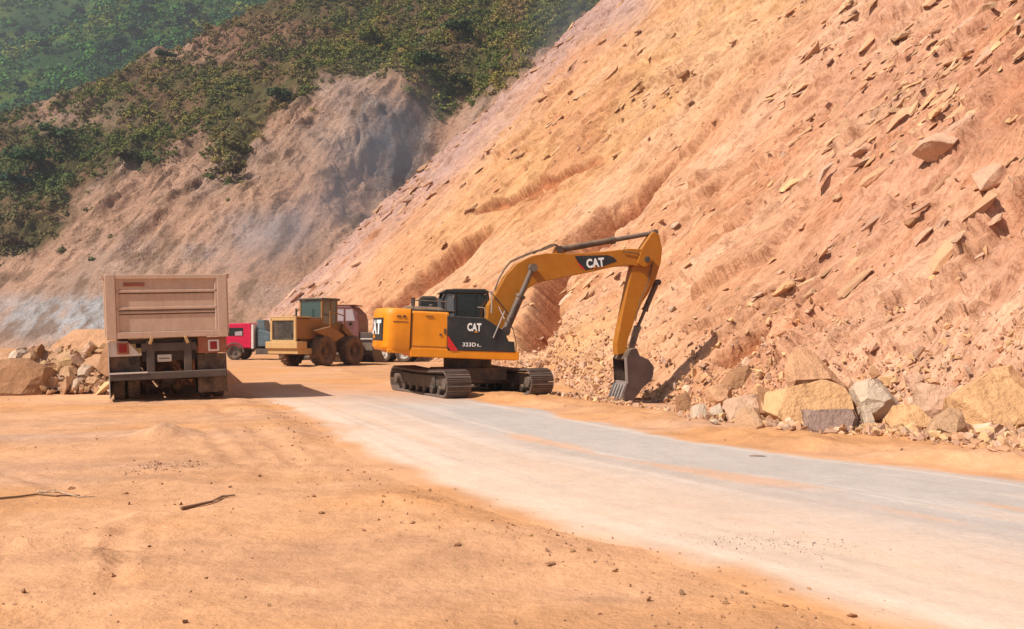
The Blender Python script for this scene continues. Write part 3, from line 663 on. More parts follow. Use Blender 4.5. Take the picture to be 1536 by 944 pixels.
def rand_pts(r, sx, sy, sz, n=16, boxy=.6):
    out = []
    for i in range(n):
        v = Vector((r.gauss(0, 1), r.gauss(0, 1), r.gauss(0, 1))).normalized(); m = max(abs(v.x), abs(v.y), abs(v.z))
        v = v * (1 - boxy) + v / m * boxy * .8; out.append((v.x * sx * r.uniform(.85, 1), v.y * sy * r.uniform(.85, 1), v.z * sz * r.uniform(.85, 1)))
    return out
def put_rock(me, loc, rot, mat, label, cat='boulder', group=None, name='boulder'):
    me.materials.clear(); me.materials.append(mat)
    o = bpy.data.objects.new(name, me); col.objects.link(o); o.location = loc; o.rotation_euler = rot
    return tag(o, label, cat, group)
def poly_rock(outline, d, thick, kind, label, front=(0, 0, .6), seed=1, disp=.018, back=.7, group='boulders along the foot of the slope', bev=.02, cat='boulder'):
    c = Vector((sum(p[0] for p in outline) / len(outline), sum(p[1] for p in outline) / len(outline), 0))
    cw = P(c.x, c.y, d); pts = []
    for px_, py_ in outline:
        w_ = P(px_, py_, d) - cw; w_.y = 0
        if w_.z < 0: w_ = Vector((w_.x * 1.06, 0, w_.z - .10 - .08 * thick))
        ln = (w_.z + .35 * thick) * .55
        pts.append(w_ + Vector((0, thick * .30 + ln, 0)))
        w3 = w_ * front[2] + Vector((front[0], 0, front[1])); pts.append(w3 + Vector((0, ln, 0)))
        pts.append(w_ * back + Vector((0.05 * thick, thick, -.03)))
    me = hull_mesh(pts, seed, disp, cuts=4, bev=bev * .5, chips=9)
    return put_rock(me, cw, (0, 0, 0), ROCK[kind], label, cat, group)
# right-hand row: outline, distance, thickness, rock, label
R_ROCKS = [
 ([(1163, 578), (1240, 570), (1288, 583), (1297, 600), (1293, 640), (1240, 655), (1180, 652), (1160, 625), (1156, 590)], 13.9, 1.1, 'yellow', 'largest smooth orange yellow slab among the roadside boulders', (0, .02, .88)),
 ([(1193, 527), (1215, 519), (1240, 530), (1262, 556), (1290, 584), (1250, 590), (1196, 585), (1190, 560)], 15.1, .9, 'orange', 'pointed orange boulder standing behind the largest slab', (-.12, -.05, .55)),
 ([(1214, 616), (1252, 611), (1298, 613), (1300, 630), (1290, 648), (1230, 652), (1213, 645)], 13.1, .6, 'grey', 'purple grey block in front of the largest slab', (-.05, 0, .85)),
 ([(1290, 588), (1302, 575), (1340, 572), (1352, 585), (1370, 606), (1330, 622), (1300, 630), (1292, 610)], 14.0, .8, 'pale', 'pale cream boulder with a shaded underside right of the purple block', (-.12, .14, .55)),
 ([(1395, 588), (1406, 578), (1455, 585), (1482, 592), (1484, 622), (1440, 628), (1398, 622), (1386, 605)], 14.0, .9, 'pink', 'broad smooth pink boulder between the pale one and the big yellow one', (0, .05, .8)),
 ([(1452, 600), (1480, 575), (1520, 556), (1570, 550), (1600, 600), (1590, 640), (1520, 646), (1470, 640), (1450, 625)], 13.0, 1.3, 'yellow', 'big yellow boulder at the right edge of the picture', (-.15, .1, .7)),
 ([(1392, 655), (1420, 628), (1452, 610), (1470, 618), (1478, 636), (1450, 656), (1420, 664)], 12.2, .6, 'tan', 'tan pointed boulder with a dark right side in front of the pink one', (-.12, .05, .45)),
 ([(1338, 625), (1352, 611), (1390, 612), (1408, 628), (1395, 642), (1350, 644)], 13.0, .6, 'yellow', 'low yellowish rock in front of the pale cream boulder', (0, .08, .7)),
 ([(1092, 604), (1110, 598), (1150, 592), (1160, 604), (1158, 640), (1120, 644), (1096, 640)], 14.5, .8, 'pink', 'pinkish boulder left of the largest slab', (-.08, .05, .7)),
 ([(1112, 620), (1128, 612), (1146, 616), (1160, 640), (1150, 652), (1120, 650), (1106, 636)], 13.4, .5, 'tan', 'rounded tan rock overhanging dark shade beside the road edge', (-.06, .1, .6)),
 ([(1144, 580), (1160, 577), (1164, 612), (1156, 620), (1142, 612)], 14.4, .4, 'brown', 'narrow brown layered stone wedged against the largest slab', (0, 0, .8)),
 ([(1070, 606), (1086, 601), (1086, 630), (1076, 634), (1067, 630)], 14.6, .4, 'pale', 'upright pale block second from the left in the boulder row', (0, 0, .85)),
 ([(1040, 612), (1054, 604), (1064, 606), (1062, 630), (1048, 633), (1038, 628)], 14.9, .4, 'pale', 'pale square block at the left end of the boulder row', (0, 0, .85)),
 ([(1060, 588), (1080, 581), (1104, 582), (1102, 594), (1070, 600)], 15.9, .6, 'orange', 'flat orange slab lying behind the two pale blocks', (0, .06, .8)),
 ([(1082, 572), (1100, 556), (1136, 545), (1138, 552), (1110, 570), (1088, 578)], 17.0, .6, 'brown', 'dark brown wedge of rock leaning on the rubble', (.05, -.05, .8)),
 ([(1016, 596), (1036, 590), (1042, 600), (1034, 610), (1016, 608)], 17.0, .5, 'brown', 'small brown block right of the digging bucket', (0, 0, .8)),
 ([(1100, 646), (1124, 642), (1148, 648), (1140, 655), (1108, 653)], 13.2, .3, 'pink', 'small flat pink stone at the road edge below the tan rock', (0, 0, .8)),
 ([(1298, 602), (1306, 600), (1312, 622), (1304, 634), (1297, 626)], 13.3, .25, 'pale', 'thin pale splinter standing beside the pale cream boulder', (0, 0, .8)),
 ([(1368, 566), (1392, 560), (1404, 570), (1396, 580), (1372, 580)], 16.0, .5, 'pink', 'pink stone at the foot of the slope behind the pale boulder', (-.05, .03, .7)),
 ([(1420, 560), (1462, 562), (1470, 574), (1440, 580), (1418, 574)], 15.8, .6, 'pink', 'flat pinkish stone above the broad pink boulder', (-.05, .05, .7)),
 ([(1286, 588), (1300, 584), (1304, 600), (1292, 606), (1284, 600)], 14.2, .3, 'brown', 'small shaded brown rock between the big slab and the cream boulder', (0, 0, .8)),
]
for i, (ol, d, th, k, lb, fr) in enumerate(R_ROCKS): poly_rock(ol, d, th, k, lb, fr, seed=10 + i, disp=.02 + .02 * min(th, 1))
L_ROCKS = [
 ([(54, 516), (66, 493), (110, 492), (150, 498), (170, 500), (175, 545), (120, 560), (60, 545)], 25.5, 2.2, 'orange', 'large pale orange slab crowning the left boulder pile', (-.2, -.2, .75)),
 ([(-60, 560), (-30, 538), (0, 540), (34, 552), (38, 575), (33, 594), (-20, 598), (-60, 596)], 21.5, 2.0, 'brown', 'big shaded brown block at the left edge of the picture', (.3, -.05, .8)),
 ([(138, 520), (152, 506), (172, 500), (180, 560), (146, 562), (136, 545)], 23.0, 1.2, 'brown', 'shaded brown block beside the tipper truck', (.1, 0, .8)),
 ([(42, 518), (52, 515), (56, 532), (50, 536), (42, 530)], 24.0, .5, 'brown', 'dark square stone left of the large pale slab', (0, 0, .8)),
 ([(70, 538), (80, 528), (104, 528), (108, 538), (92, 545), (74, 544)], 23.8, .7, 'tan', 'flat tan stone below the large pale slab', (0, .05, .7)),
 ([(84, 555), (90, 548), (104, 552), (110, 562), (102, 576), (86, 572)], 22.9, .6, 'tan', 'tan block in the middle of the left pile', (-.05, .05, .7)),
 ([(36, 553), (50, 549), (62, 556), (58, 566), (38, 566)], 22.9, .7, 'pink', 'pinkish flat stone right of the big shaded block', (0, .05, .75)),
 ([(48, 569), (66, 566), (82, 569), (82, 578), (56, 580)], 22.4, .6, 'orange', 'low orange stone at the foot of the left pile', (0, .05, .8)),
 ([(116, 520), (126, 510), (134, 518), (132, 530), (120, 532)], 24.2, .5, 'pink', 'pink stone set in the large pale slab', (0, 0, .7)),
 ([(112, 551), (122, 546), (132, 550), (130, 560), (116, 562)], 22.9, .4, 'pale', 'pale stone near the truck in the left pile', (0, .03, .7)),
 ([(124, 568), (140, 564), (146, 570), (140, 577), (126, 577)], 22.5, .4, 'tan', 'small tan stone near the truck wheel', (0, .03, .7)),
 ([(4, 530), (16, 521), (26, 530), (30, 546), (8, 550)], 23.6, .8, 'pale', 'pale pointed stone above the big shaded block', (-.05, .05, .6)),
 ([(28, 532), (40, 522), (46, 536), (40, 546), (28, 544)], 23.4, .5, 'tan', 'tan wedge right of the pale pointed stone', (0, 0, .7)),
 ([(102, 574), (110, 566), (116, 574), (112, 582), (104, 582)], 22.3, .3, 'pale', 'small whitish stone at the foot of the left pile', (0, 0, .7)),
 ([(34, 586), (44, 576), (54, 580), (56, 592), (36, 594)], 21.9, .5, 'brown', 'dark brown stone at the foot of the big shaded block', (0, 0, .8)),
]
for i, (ol, d, th, k, lb, fr) in enumerate(L_ROCKS): poly_rock(ol, d, th, k, lb, fr, seed=60 + i, disp=.03, group='boulders of the pile left of the truck', bev=.03)

r = random.Random(41)
for i in range(46):
    t = r.random(); a = 1040 + 500 * t; b_ = 622 + 28 * t + r.uniform(-34, 10); d = CAMH * F / (b_ + 12 - CY); s_ = r.uniform(5, 15) / F * d
    x = (a - CX) / F * d; me = hull_mesh(rand_pts(r, s_, s_ * r.uniform(.6, .9), s_ * r.uniform(.5, .8), 11, .8), 200 + i, s_ * .07, cuts=2, bev=s_ * .03, chips=3)
    put_rock(me, (x, d, G1(x, d) + s_ * .35), (r.uniform(-.4, .4), r.uniform(-.4, .4), r.uniform(0, 6)), ROCK[r.choice(['tan', 'pink', 'yellow', 'orange', 'pale', 'tan'])], 'small broken block lying among the big boulders at the foot of the slope', 'stone', 'small blocks between the roadside boulders', 'stone')
for i in range(34):
    a = r.uniform(20, 168); b_ = r.uniform(520, 590); d = 21.6 + (590 - b_) * .055; s_ = r.uniform(5, 12) / F * d; p_ = P(a, b_, d)
    me = hull_mesh(rand_pts(r, s_, s_ * r.uniform(.6, .9), s_ * r.uniform(.4, .8), 10, .85), 300 + i, s_ * .07, cuts=2, bev=s_ * .03, chips=3)
    put_rock(me, p_, (r.uniform(-.5, .5), r.uniform(-.5, .5), r.uniform(0, 6)), ROCK[r.choice(['tan', 'brown', 'orange', 'tan', 'pale', 'brown'])], 'broken angular block in the pile left of the tipper truck', 'stone', 'small blocks of the left pile', 'stone')
PROTO = []
for i in range(14):
    r = random.Random(300 + i)
    PROTO.append(hull_mesh(rand_pts(r, 1, r.uniform(.55, .95), r.uniform(.35, .7), 10, .75), i, .05, cuts=1, bev=0))
def merged_rocks(name, items, mat, kind='stuff'):
    """items: (loc, scale, rot euler, colour)"""
    Vs, Fs, Cs = [], [], []; b = 0
    data = []
    for me in PROTO:
        v = np.empty(len(me.vertices) * 3, np.float32); me.vertices.foreach_get("co", v); v = v.reshape(-1, 3)
        f = np.array([list(p.vertices) for p in me.polygons]); data.append((v, f))
    for loc, s, rot, c in items:
        v, f = data[rnd.randrange(len(data))]
        R = np.array(Matrix.Rotation(rot[2], 3, 'Z') @ Matrix.Rotation(rot[1], 3, 'Y') @ Matrix.Rotation(rot[0], 3, 'X'))
        Vs.append((v * np.array(s)) @ R.T + np.array(loc)); Fs.append(f + b); Cs.append(np.repeat(np.array([c]) * rnd.uniform(.8, 1.15), len(v), 0)); b += len(v)
    o = mesh_np(name, np.concatenate(Vs), np.concatenate(Fs), mat, np.concatenate(Cs), smooth=False); tag(o, kind=kind); return o
SC = [np.array(c) for c in ((0.62, 0.37, 0.20), (0.64, 0.42, 0.22), (0.55, 0.31, 0.18), (0.60, 0.40, 0.28), (0.46, 0.28, 0.19))]
def rrot(): return (rnd.uniform(0, 6.3), rnd.uniform(0, 6.3), rnd.uniform(0, 6.3))
def slope_rubble():
    items = []
    w1 = np.exp(-((SPX - 880) / 80) ** 2 - ((SPY - 540) / 45) ** 2) * 1.3 + sst(930, 1150, SPX) * sst(400, 570, SPY + 50 * vnoise(SU / 3, SV / 3)) * .9 + sst(1.6, .1, SV) * .8 + .012 * sst(380, 700, SPX)
    w1 = w1 * ((SPX > -50) & (SPX < 1700) & (SPY > -60) & (SP[:, 1] > 6) & (SV > -.2)) 
    ar = np.maximum(SP[:, 1], 5) * 0 + 1
    p = w1 / w1.sum(); ids = RS.choice(len(p), 13000, p=p)
    for i in ids:
        q = SP[i]; s = min(.020 * math.exp(abs(rnd.gauss(0, .80))), .20) * (1.25 if q[1] > 20 else 1)
        items.append(((q[0] + rnd.uniform(-.12, .12) + NRM[0] * s * .25, q[1] + rnd.uniform(-.15, .15) + NRM[1] * s * .25, q[2] + s * .2), s, rrot(), SC[rnd.randrange(5)]))
    merged_rocks('rubble', items, M['rubble'])
slope_rubble()
def ground_rubble(name, poly_c, n, smin, smax, spread, cols=SC, zoff=.3, col_=None):
    items = []
    for _ in range(n):
        (x0, y0), (x1, y1) = poly_c[(k := rnd.randrange(len(poly_c) - 1))], poly_c[k + 1]
        t = rnd.random(); x = x0 + (x1 - x0) * t + rnd.gauss(0, spread); y = y0 + (y1 - y0) * t + rnd.gauss(0, spread)
        s = smin * (smax / smin) ** (rnd.random() ** 2.2)
        items.append(((x, y, G1(x, y) + s * zoff), s, rrot(), cols[rnd.randrange(len(cols))]))
    return items
items = ground_rubble('r', [(6.6, 10.5), (5.6, 13), (4.5, 15.5), (3.6, 18), (2.8, 21), (2.2, 24)], 2400, .014, .11, .4)
items += ground_rubble('r', [(3.4, 15.2), (4.4, 13.7), (5.6, 12.6), (6.6, 11.9), (7.6, 11.2)], 2600, .012, .15, .32)
items += ground_rubble('r', [(5.4, 15.4), (6.9, 13.6), (8.2, 11.6)], 1600, .02, .2, .4)
items += ground_rubble('r', [(3.0, 19.5), (1.8, 22.5), (1.2, 26)], 700, .02, .14, .5)
merged_rocks('loose_stones', items, M['rubble'])
items = []
for _ in range(1700):                                     # heap of broken stone left of the truck
    a = rnd.uniform(0, 1); x = -14.2 + 5.6 * a + rnd.gauss(0, .3); y = 22.2 + rnd.uniform(0, 3.6); t = (y - 22) / 3.6
    h = max(0, 1.15 * min(t * 1.3, 1) * (1 - abs(a - .45) * .5)); s = .06 * math.exp(abs(rnd.gauss(0, .8)))
    items.append(((x, y, h * rnd.uniform(.75, 1) + G1(x, y)), min(s, .5), rrot(), SC[rnd.randrange(5)] * .78))
merged_rocks('broken_stone', items, M['rubble'])
def heap():
    n = 90; xs = np.linspace(-16.5, -7.8, n); ys = np.linspace(21.6, 29, n); X, Y = np.meshgrid(xs, ys); x, y = X.ravel(), Y.ravel()
    e = 1.15 * sst(0, 2.8, y - 22 + .4 * vnoise(x, y)) * sst(0, 1.5, 29 - y) * sst(-16.5, -14, x) * sst(-8, -9.6, x); z = ground_h(x, y) - .15 + e + .16 * fbm(x / .6, y / .6, o=4, s=8) * sst(0, .4, e)
    o = mesh_np('dirt_heap', np.stack([x, y, z], 1), grid_faces(n, n), M['ground'], np.array([0.50, 0.29, 0.17]) * np.ones((len(x), 1))); tag(o, 'low mound of orange dirt under the stones left of the tipper truck', 'dirt heap')
heap()
# small grit scattered on the dirt and the road
items = []
for _ in range(9000):
    d = 4.0 * (22 / 4.0) ** rnd.random(); k = rnd.uniform(-.64, .62); x = k * d; 
    if rnd.random() < float(sst(-.2, .3, road_in(np.array([x]), np.array([d])))[0]) * .85: continue
    if vnoise(np.array([x / .8]), np.array([d / .8]), None, 5)[0] < rnd.uniform(-.4, .9): continue
    s = min(.0022 * math.exp(abs(rnd.gauss(0, .95))), .03); items.append(((x, d, G1(x, d) + s * .3), s, rrot(), np.array([0.30, 0.18, 0.11]) if rnd.random() < .6 else SC[rnd.randrange(5)]))
for _ in range(420):                                       # crumbs left on the road
    x = 1.9 + rnd.gauss(0, .32) ; d = 6.25 - .25 * (x - 1.9) + rnd.gauss(0, .12) * (1 + abs(rnd.gauss(0, .8))); s = min(.0022 * math.exp(abs(rnd.gauss(0, .7))), .012)
    items.append(((x, d, float(base_h(np.array([x]), np.array([d]))[0]) + .008), s, rrot(), np.array([0.28, 0.22, 0.19])))
for _ in range(300):
    x = -3.85 + rnd.gauss(0, .2); d = 9.7 + rnd.gauss(0, .25); s = min(.004 * math.exp(abs(rnd.gauss(0, .8))), .03)
    items.append(((x, d, G1(x, d) + s * .3), s, rrot(), np.array([0.40, 0.25, 0.17])))
for _ in range(900):
    j = rnd.randrange(len(ROAD_L) - 6); (x0, y0), (x1, y1) = ROAD_L[j + 2], ROAD_L[j + 3]; t = rnd.random(); x = x0 + (x1 - x0) * t + rnd.gauss(-.15, .45); d = y0 + (y1 - y0) * t + rnd.gauss(0, .25)
    s = min(.005 * math.exp(abs(rnd.gauss(0, .8))), .03); items.append(((x, d, G1(x, d) + s * .3), s, rrot(), np.array([0.42, 0.25, 0.14])))
merged_rocks('grit', items, M['rubble'])
# dark clods one can tell apart
CL = [(825, 849, .045, 'dark clod with a green tinge near the near road edge'), (905 / 2, 771, .03, 'dark clod on the dirt below the middle of the truck'), (482, 773, .035, 'dark flat clod just right of another in the middle of the dirt'), (617, 786, .04, 'dark clod, largest in the middle of the dirt'), (686, 822, .04, 'dark clod below and right of the greenish one'),
      (545, 795, .025, 'small dark clod left of the largest middle one'), (108, 735, .05, 'brown clod beside the pale stick'), (188, 741, .035, 'brown clod between the two sticks'), (1177, 908, .03, 'dark clod near the bottom edge right of centre'), (1278, 926, .04, 'pale brown clod nearest the bottom right of the dirt'), (900, 920, .02, 'tiny dark clod at the bottom centre'), (310, 863, .02, 'tiny dark clod in the lower left dirt'), (1137, 687, .05, 'thin dark chip lying on the grey road')]
for i, (a, b, s, lb) in enumerate(CL):
    d = CAMH * F / (b - CY); x = (a - CX) / F * d; r = random.Random(900 + i)
    me = hull_mesh(rand_pts(r, s, s * .7, s * .45, 12, .3), i, s * .12, cuts=1, bev=0)
    z = float(base_h(np.array([x]), np.array([d]))[0]) if i == 12 else G1(x, d)
    if i == 12: me = hull_mesh(rand_pts(r, .13, .03, .015, 12, .5), i, .002, cuts=1, bev=0)
    put_rock(me, (x, d, z + s * .2), (0, 0, rnd.uniform(0, 1) if i < 12 else 0), ROCK['brown'] if i != 12 else ROCK['grey'], lb, 'clod', 'loose clods on the ground', 'clod')
# rocks set in the slope
S_ROCKS = [(1400, 228, 46, 36, 'pink', 'large pale block jutting from the slope at upper right, above a fallen slab'), (1476, 276, 54, 30, 'pink', 'broad flat slab near the right edge of the slope'), (1462, 44, 46, 20, 'pink', 'long flat slab near the top right corner'),
 (1345, 54, 20, 16, 'tan', 'dark faced stone left of the slab near the top right corner'), (1310, 262, 42, 14, 'orange', 'curved ledge of rock casting a dark line, left of the large pale block'), (1286, 226, 20, 12, 'pink', 'small rounded stone above the curved ledge'), (1437, 182, 44, 16, 'pink', 'leaning slab just above the large pale block'),
 (1368, 329, 14, 12, 'brown', 'small dark cube of rock in the middle of the right slope'), (1382, 352, 32, 14, 'pink', 'pale slab under the small dark cube of rock'), (1264, 290, 16, 9, 'tan', 'small stone left of and below the curved ledge'), (1172, 428, 26, 13, 'yellow', 'pale yellow slab in the lower middle of the slope'), (1135, 442, 16, 8, 'pink', 'small flat stone left of the pale yellow slab'),
 (1216, 436, 16, 9, 'tan', 'small stone right of the pale yellow slab'), (1012, 457, 12, 7, 'pale', 'tiny pale stone right of the digging arm'), (1028, 112, 14, 10, 'brown', 'dark faced stone high in the yellow band of the slope'), (1006, 338, 11, 6, 'pale', 'pale chip just right of the elbow of the digging arm'), (706, 308, 20, 8, 'tan', 'long ledge high above the excavator cab'),
 (1480, 8, 9, 14, 'tan', 'upright stone at the very top right of the slope'), (1232, 28, 22, 7, 'orange', 'thin plate left of the dark faced stone near the top'), (1490, 330, 24, 10, 'pink', 'thin pink plate below the broad flat slab'), (953, 132, 10, 6, 'yellow', 'yellow chip in the yellow band of the slope'), (1330, 475, 14, 7, 'tan', 'small tan stone low on the right slope'), (1440, 352, 18, 8, 'pink', 'flat pink stone right of the pale slab in the middle'), (1166, 405, 8, 7, 'pink', 'tiny stone above the pale yellow slab')]
for i, (a, b, w_, h_, k, lb) in enumerate(S_ROCKS):
    p = on_slope(a, b); d = p[1]; sx = w_ / F * d / 1.0; sz = h_ / F * d
    r = random.Random(500 + i); me = hull_mesh(rand_pts(r, sx * .9, sz * 1.1, sz * .62, 15, .75), i, sx * .045, cuts=3, bev=sx * .02)
    o = put_rock(me, Vector(p) + Vector(NRM) * (sz * .12), (rad(8), rad(-33), rad(10 + r.uniform(-12, 12))), ROCK[k], lb, 'rock', 'rocks set in the orange slope', 'slope_rock')
r = random.Random(77); ms = [hull_mesh(rand_pts(r, 1, r.uniform(.5, .8), r.uniform(.3, .5), 13, .7), i, .05, cuts=2, bev=.03) for i in range(8)]
for i, me in enumerate(ms): me.materials.append(ROCK[['orange', 'tan', 'pink', 'yellow'][i % 4]])
cnt = 0
while cnt < 80:
    a, b = r.uniform(560, 1536), r.uniform(0, 520)
    if b < 420 - (a - 450) * .86 + 30: continue
    p = on_slope(a, b); s = r.uniform(3, 9) * (1 + sst(1000, 1500, a) * .6) / F * p[1]
    o = bpy.data.objects.new('slope_stone', ms[r.randrange(8)]); col.objects.link(o); o.location = Vector(p) + Vector(NRM) * s * .15; o.scale = (s * 1.2, s, s * .8); o.rotation_euler = (r.uniform(-.3, .4), rad(-36) + r.uniform(-.3, .3), r.uniform(-.5, .7))
    tag(o, 'small angular stone lying loose on the orange slope', 'stone', 'small loose stones on the slope'); cnt += 1
# bedded plates breaking out of the face, too many to tell apart
def face_plates():
    w = ((SPX > -50) & (SPX < 1700) & (SPY > -80) & (SP[:, 1] > 6) & (SV > 3)) * 1.0
    edge, _, _ = seg_dist(SPX, SPY, [(945, -10), (860, 50), (745, 140), (640, 245), (540, 330), (450, 420)])
    cl = fbm(SU / 4, SV / 7, o=4, s=401)
    w = w * (sst(.0, .35, cl) + .04) * (.25 + sst(1050, 1450, SPX) * .9 + sst(330, 80, SPY) * sst(820, 950, SPX) * .7 + 1.6 * sst(45, 5, edge)) 
    w = w / w.sum(); ids = RS.choice(len(w), 1900, p=w); big = SP[ids]
    rs = []
    for q, i in zip(big, ids):
        s = min(.05 * math.exp(abs(rnd.gauss(0, .75))), .38) * (1 + .012 * max(q[1] - 25, 0))
        rs.append(((q[0] + rnd.uniform(-.2, .2) + NRM[0] * s * .1, q[1] + rnd.uniform(-.2, .2) + NRM[1] * s * .1, q[2] + NRM[2] * s * .1), (s * rnd.uniform(1.2, 2.2), s * rnd.uniform(.5, .9), s * rnd.uniform(.6, 1.0)), (rnd.uniform(-.5, .5), rad(-40) + rnd.uniform(-.25, .35), rad(17) + rnd.uniform(-.45, .45)), SC[rnd.randrange(5)] * 1.0))
    for i in RS.choice(len(w), 520, p=w):
        q = SP[i]; s = rnd.uniform(.14, .42) * (1 + .010 * max(q[1] - 25, 0))
        rs.append(((q[0] - NRM[0] * s * .02, q[1] - NRM[1] * s * .02, q[2] - NRM[2] * s * .02), (s * rnd.uniform(1.3, 2.4), s * rnd.uniform(.7, 1.2), s * rnd.uniform(.45, .8)), (rnd.uniform(-.2, .35), rad(-42) + rnd.uniform(-.12, .2), rad(17) + rnd.uniform(-.3, .3)), np.array([0.58, 0.345, 0.20])))
    merged_rocks('broken_plates', rs, M['rubble'])
face_plates()
# sticks
def stick(pxs, lb, r0, mat=M['wood']):
    pts = []
    for a, b in pxs:
        d = CAMH * F / (b - CY); x = (a - CX) / F * d; pts.append(Vector((x, d, G1(x, d) + r0 * 1.1)))
    mb = MB(); n = len(pts)
    for i in range(n - 1): mb.cyl(pts[i], pts[i + 1], r0 * (1 - .6 * i / n), r0 * (1 - .6 * (i + 1) / n), 7)
    m = pts[n // 2]; mb.cyl(m, m + Vector((.12, .06, .03)), r0 * .4, r0 * .2, 5)
    tag(mb.build('stick', mat, smooth=True), lb, 'stick')
stick([(272, 766), (296, 761), (318, 756), (334, 749), (353, 748)], 'dark crooked stick lying on the dirt in the lower left', .016)
stick([(-12, 753), (26, 749), (58, 745), (86, 747), (120, 743)], 'long thin brown stick at the left edge of the picture', .011)
stick([(56, 741), (88, 743), (120, 746), (142, 745)], 'pale thin stick crossing the long brown one', .008, ROCK['pale'])

# ------------------------------------------------------------------ excavator
EX = Vector((-1.155, 22.99, 0)); TH = rad(12)
ex = empty('excavator', EX, TH, 'yellow tracked excavator with black side panels, its bucket on the ground at the slope foot', 'excavator')
def U(px_, py_, Yo):
    """where the sight line of the traced outline meets the machine's own plane Y = Yo"""
    k = (px_ - CX) / F; ox, oy = EX.x - Yo * math.sin(TH), EX.y + Yo * math.cos(TH)
    X = (k * oy - ox) / (math.cos(TH) - k * math.sin(TH)); y = oy + X * math.sin(TH)
    return (X, CAMH - (py_ - CY) / F * y)
def UL(pts, Yo): return [U(a, b, Yo) for a, b in pts]
def U3(a, b, Yo): p = U(a, b, Yo); return (p[0], Yo, p[1])
PIT = Matrix.Rotation(rad(2.3), 4, 'Y')   # the house leans slightly nose down
def cw_plan(n=40, off=0.0):
    pts = [(-1.66, -1.27 - off), (-1.98, -1.27 - off)]
    for i in range(1, 9): a = i / 8 * rad(72); pts.append((-1.98 - (.36 + off) * math.sin(a), -1.27 + .36 - (.36 + off) * math.cos(a)))
    x0, y0 = pts[-1]
    for i in range(1, 10): t = i / 9; pts.append((x0 - .16 * math.sin(t * math.pi / 2), y0 * (1 - t)))
    return pts + [(x, -y) for x, y in pts[-2::-1]]
# counterweight with rounded top edge
mb = MB(PIT); rings = [(1.04, .93), (1.12, 1.0), (1.9, 1.0), (2.02, .975), (2.07, .92)]
pl = cw_plan(); n = len(pl); vs_ = []
for z_, k_ in rings: vs_ += [(-1.66 + (x + 1.66) * k_, y * (k_ * .5 + .5), z_) for x, y in pl]
fs = [(r_ * n + i, r_ * n + (i + 1) % n, (r_ + 1) * n + (i + 1) % n, (r_ + 1) * n + i) for r_ in range(len(rings) - 1) for i in range(n)] + [tuple(range(n)), tuple(range(len(rings) * n - 1, (len(rings) - 1) * n - 1, -1))]
mb.add(vs_, fs); cwt = mb.build('counterweight', M['yellow'], ex, bevel=.012, smooth=True)
MB(PIT).bx(-2.08, -1.72, -1.279, -1.26, 1.735, 1.75).bx(-2.0, -1.9, -1.29, -1.26, 1.86, 1.89).bx(-1.85, -1.79, -1.29, -1.26, 1.85, 1.9).build('groove', M['rod'], cwt)
# rear decal follows the curve
def along(pl_, s):
    p = np.array(pl_); d = np.r_[0, np.cumsum(np.hypot(*np.diff(p, axis=0).T))]; s = np.asarray(s)
    return np.interp(s, d, p[:, 0]), np.interp(s, d, p[:, 1]), d
def arc_at_y(pl_, yv):
    p = np.array(pl_); d = np.r_[0, np.cumsum(np.hypot(*np.diff(p, axis=0).T))]; k = len(p) // 2 + 1; return float(np.interp(yv, p[1:k, 1], d[1:k]))
P1 = cw_plan(off=.006)
s0, s1 = arc_at_y(P1, -1.08), arc_at_y(P1, -.001) + .42
nn = 24; S_ = np.linspace(s0, s1, nn); ax_, ay_, _ = along(P1, S_)
mb = MB(PIT); vs_ = [(ax_[i], ay_[i], z_) for z_ in (1.27, 1.83) for i in range(nn)]; mb.add(vs_, [(i, i + 1, nn + i + 1, nn + i) for i in range(nn - 1)])
mb.build('decal', M['black'], cwt)
def text_geo(s, size=1.0, bold=0.03):
    cu = bpy.data.curves.new('t', 'FONT'); cu.body = s; cu.size = size; cu.offset = bold * size; cu.align_x = 'CENTER'; cu.align_y = 'CENTER'; cu.resolution_u = 3; cu.space_character = 1.06
    ob = bpy.data.objects.new('t', cu); col.objects.link(ob); dg = bpy.context.evaluated_depsgraph_get(); me = bpy.data.meshes.new_from_object(ob.evaluated_get(dg))
    vs2 = [v.co.copy() for v in me.vertices]; fs2 = [tuple(p.vertices) for p in me.polygons]
    bpy.data.objects.remove(ob); bpy.data.curves.remove(cu); bpy.data.meshes.remove(me); return vs2, fs2
def fit(vs2, w_, h_):
    xs = [v.x for v in vs2]; ys = [v.y for v in vs2]; cx, cy = (max(xs) + min(xs)) / 2, (max(ys) + min(ys)) / 2; kx, ky = w_ / (max(xs) - min(xs)), h_ / (max(ys) - min(ys))
    return [((v.x - cx) * kx, (v.y - cy) * ky) for v in vs2]
CATV, CATF = text_geo("CAT", 1, .045)
P2 = cw_plan(off=.012); q = fit(CATV, 1.25, .36); sm = (s0 + s1) / 2
# image reading direction along the rear face runs from +Y (left) to -Y (right)
xa, ya, _ = along(P2, [sm - a for a, b in q]); mb = MB(PIT); mb.add([(xa[i], ya[i], 1.60 + q[i][1]) for i in range(len(q))], CATF); mb.build('lettering', M['letter'], cwt)
xa, ya, _ = along(cw_plan(off=.016), [sm + .16, sm - .16, sm]); mb = MB(PIT); mb.add([(xa[0], ya[0], 1.33), (xa[1], ya[1], 1.33), (xa[2], ya[2], 1.47)], [(0, 1, 2)]); mb.build('emblem', M['yellow'], cwt)
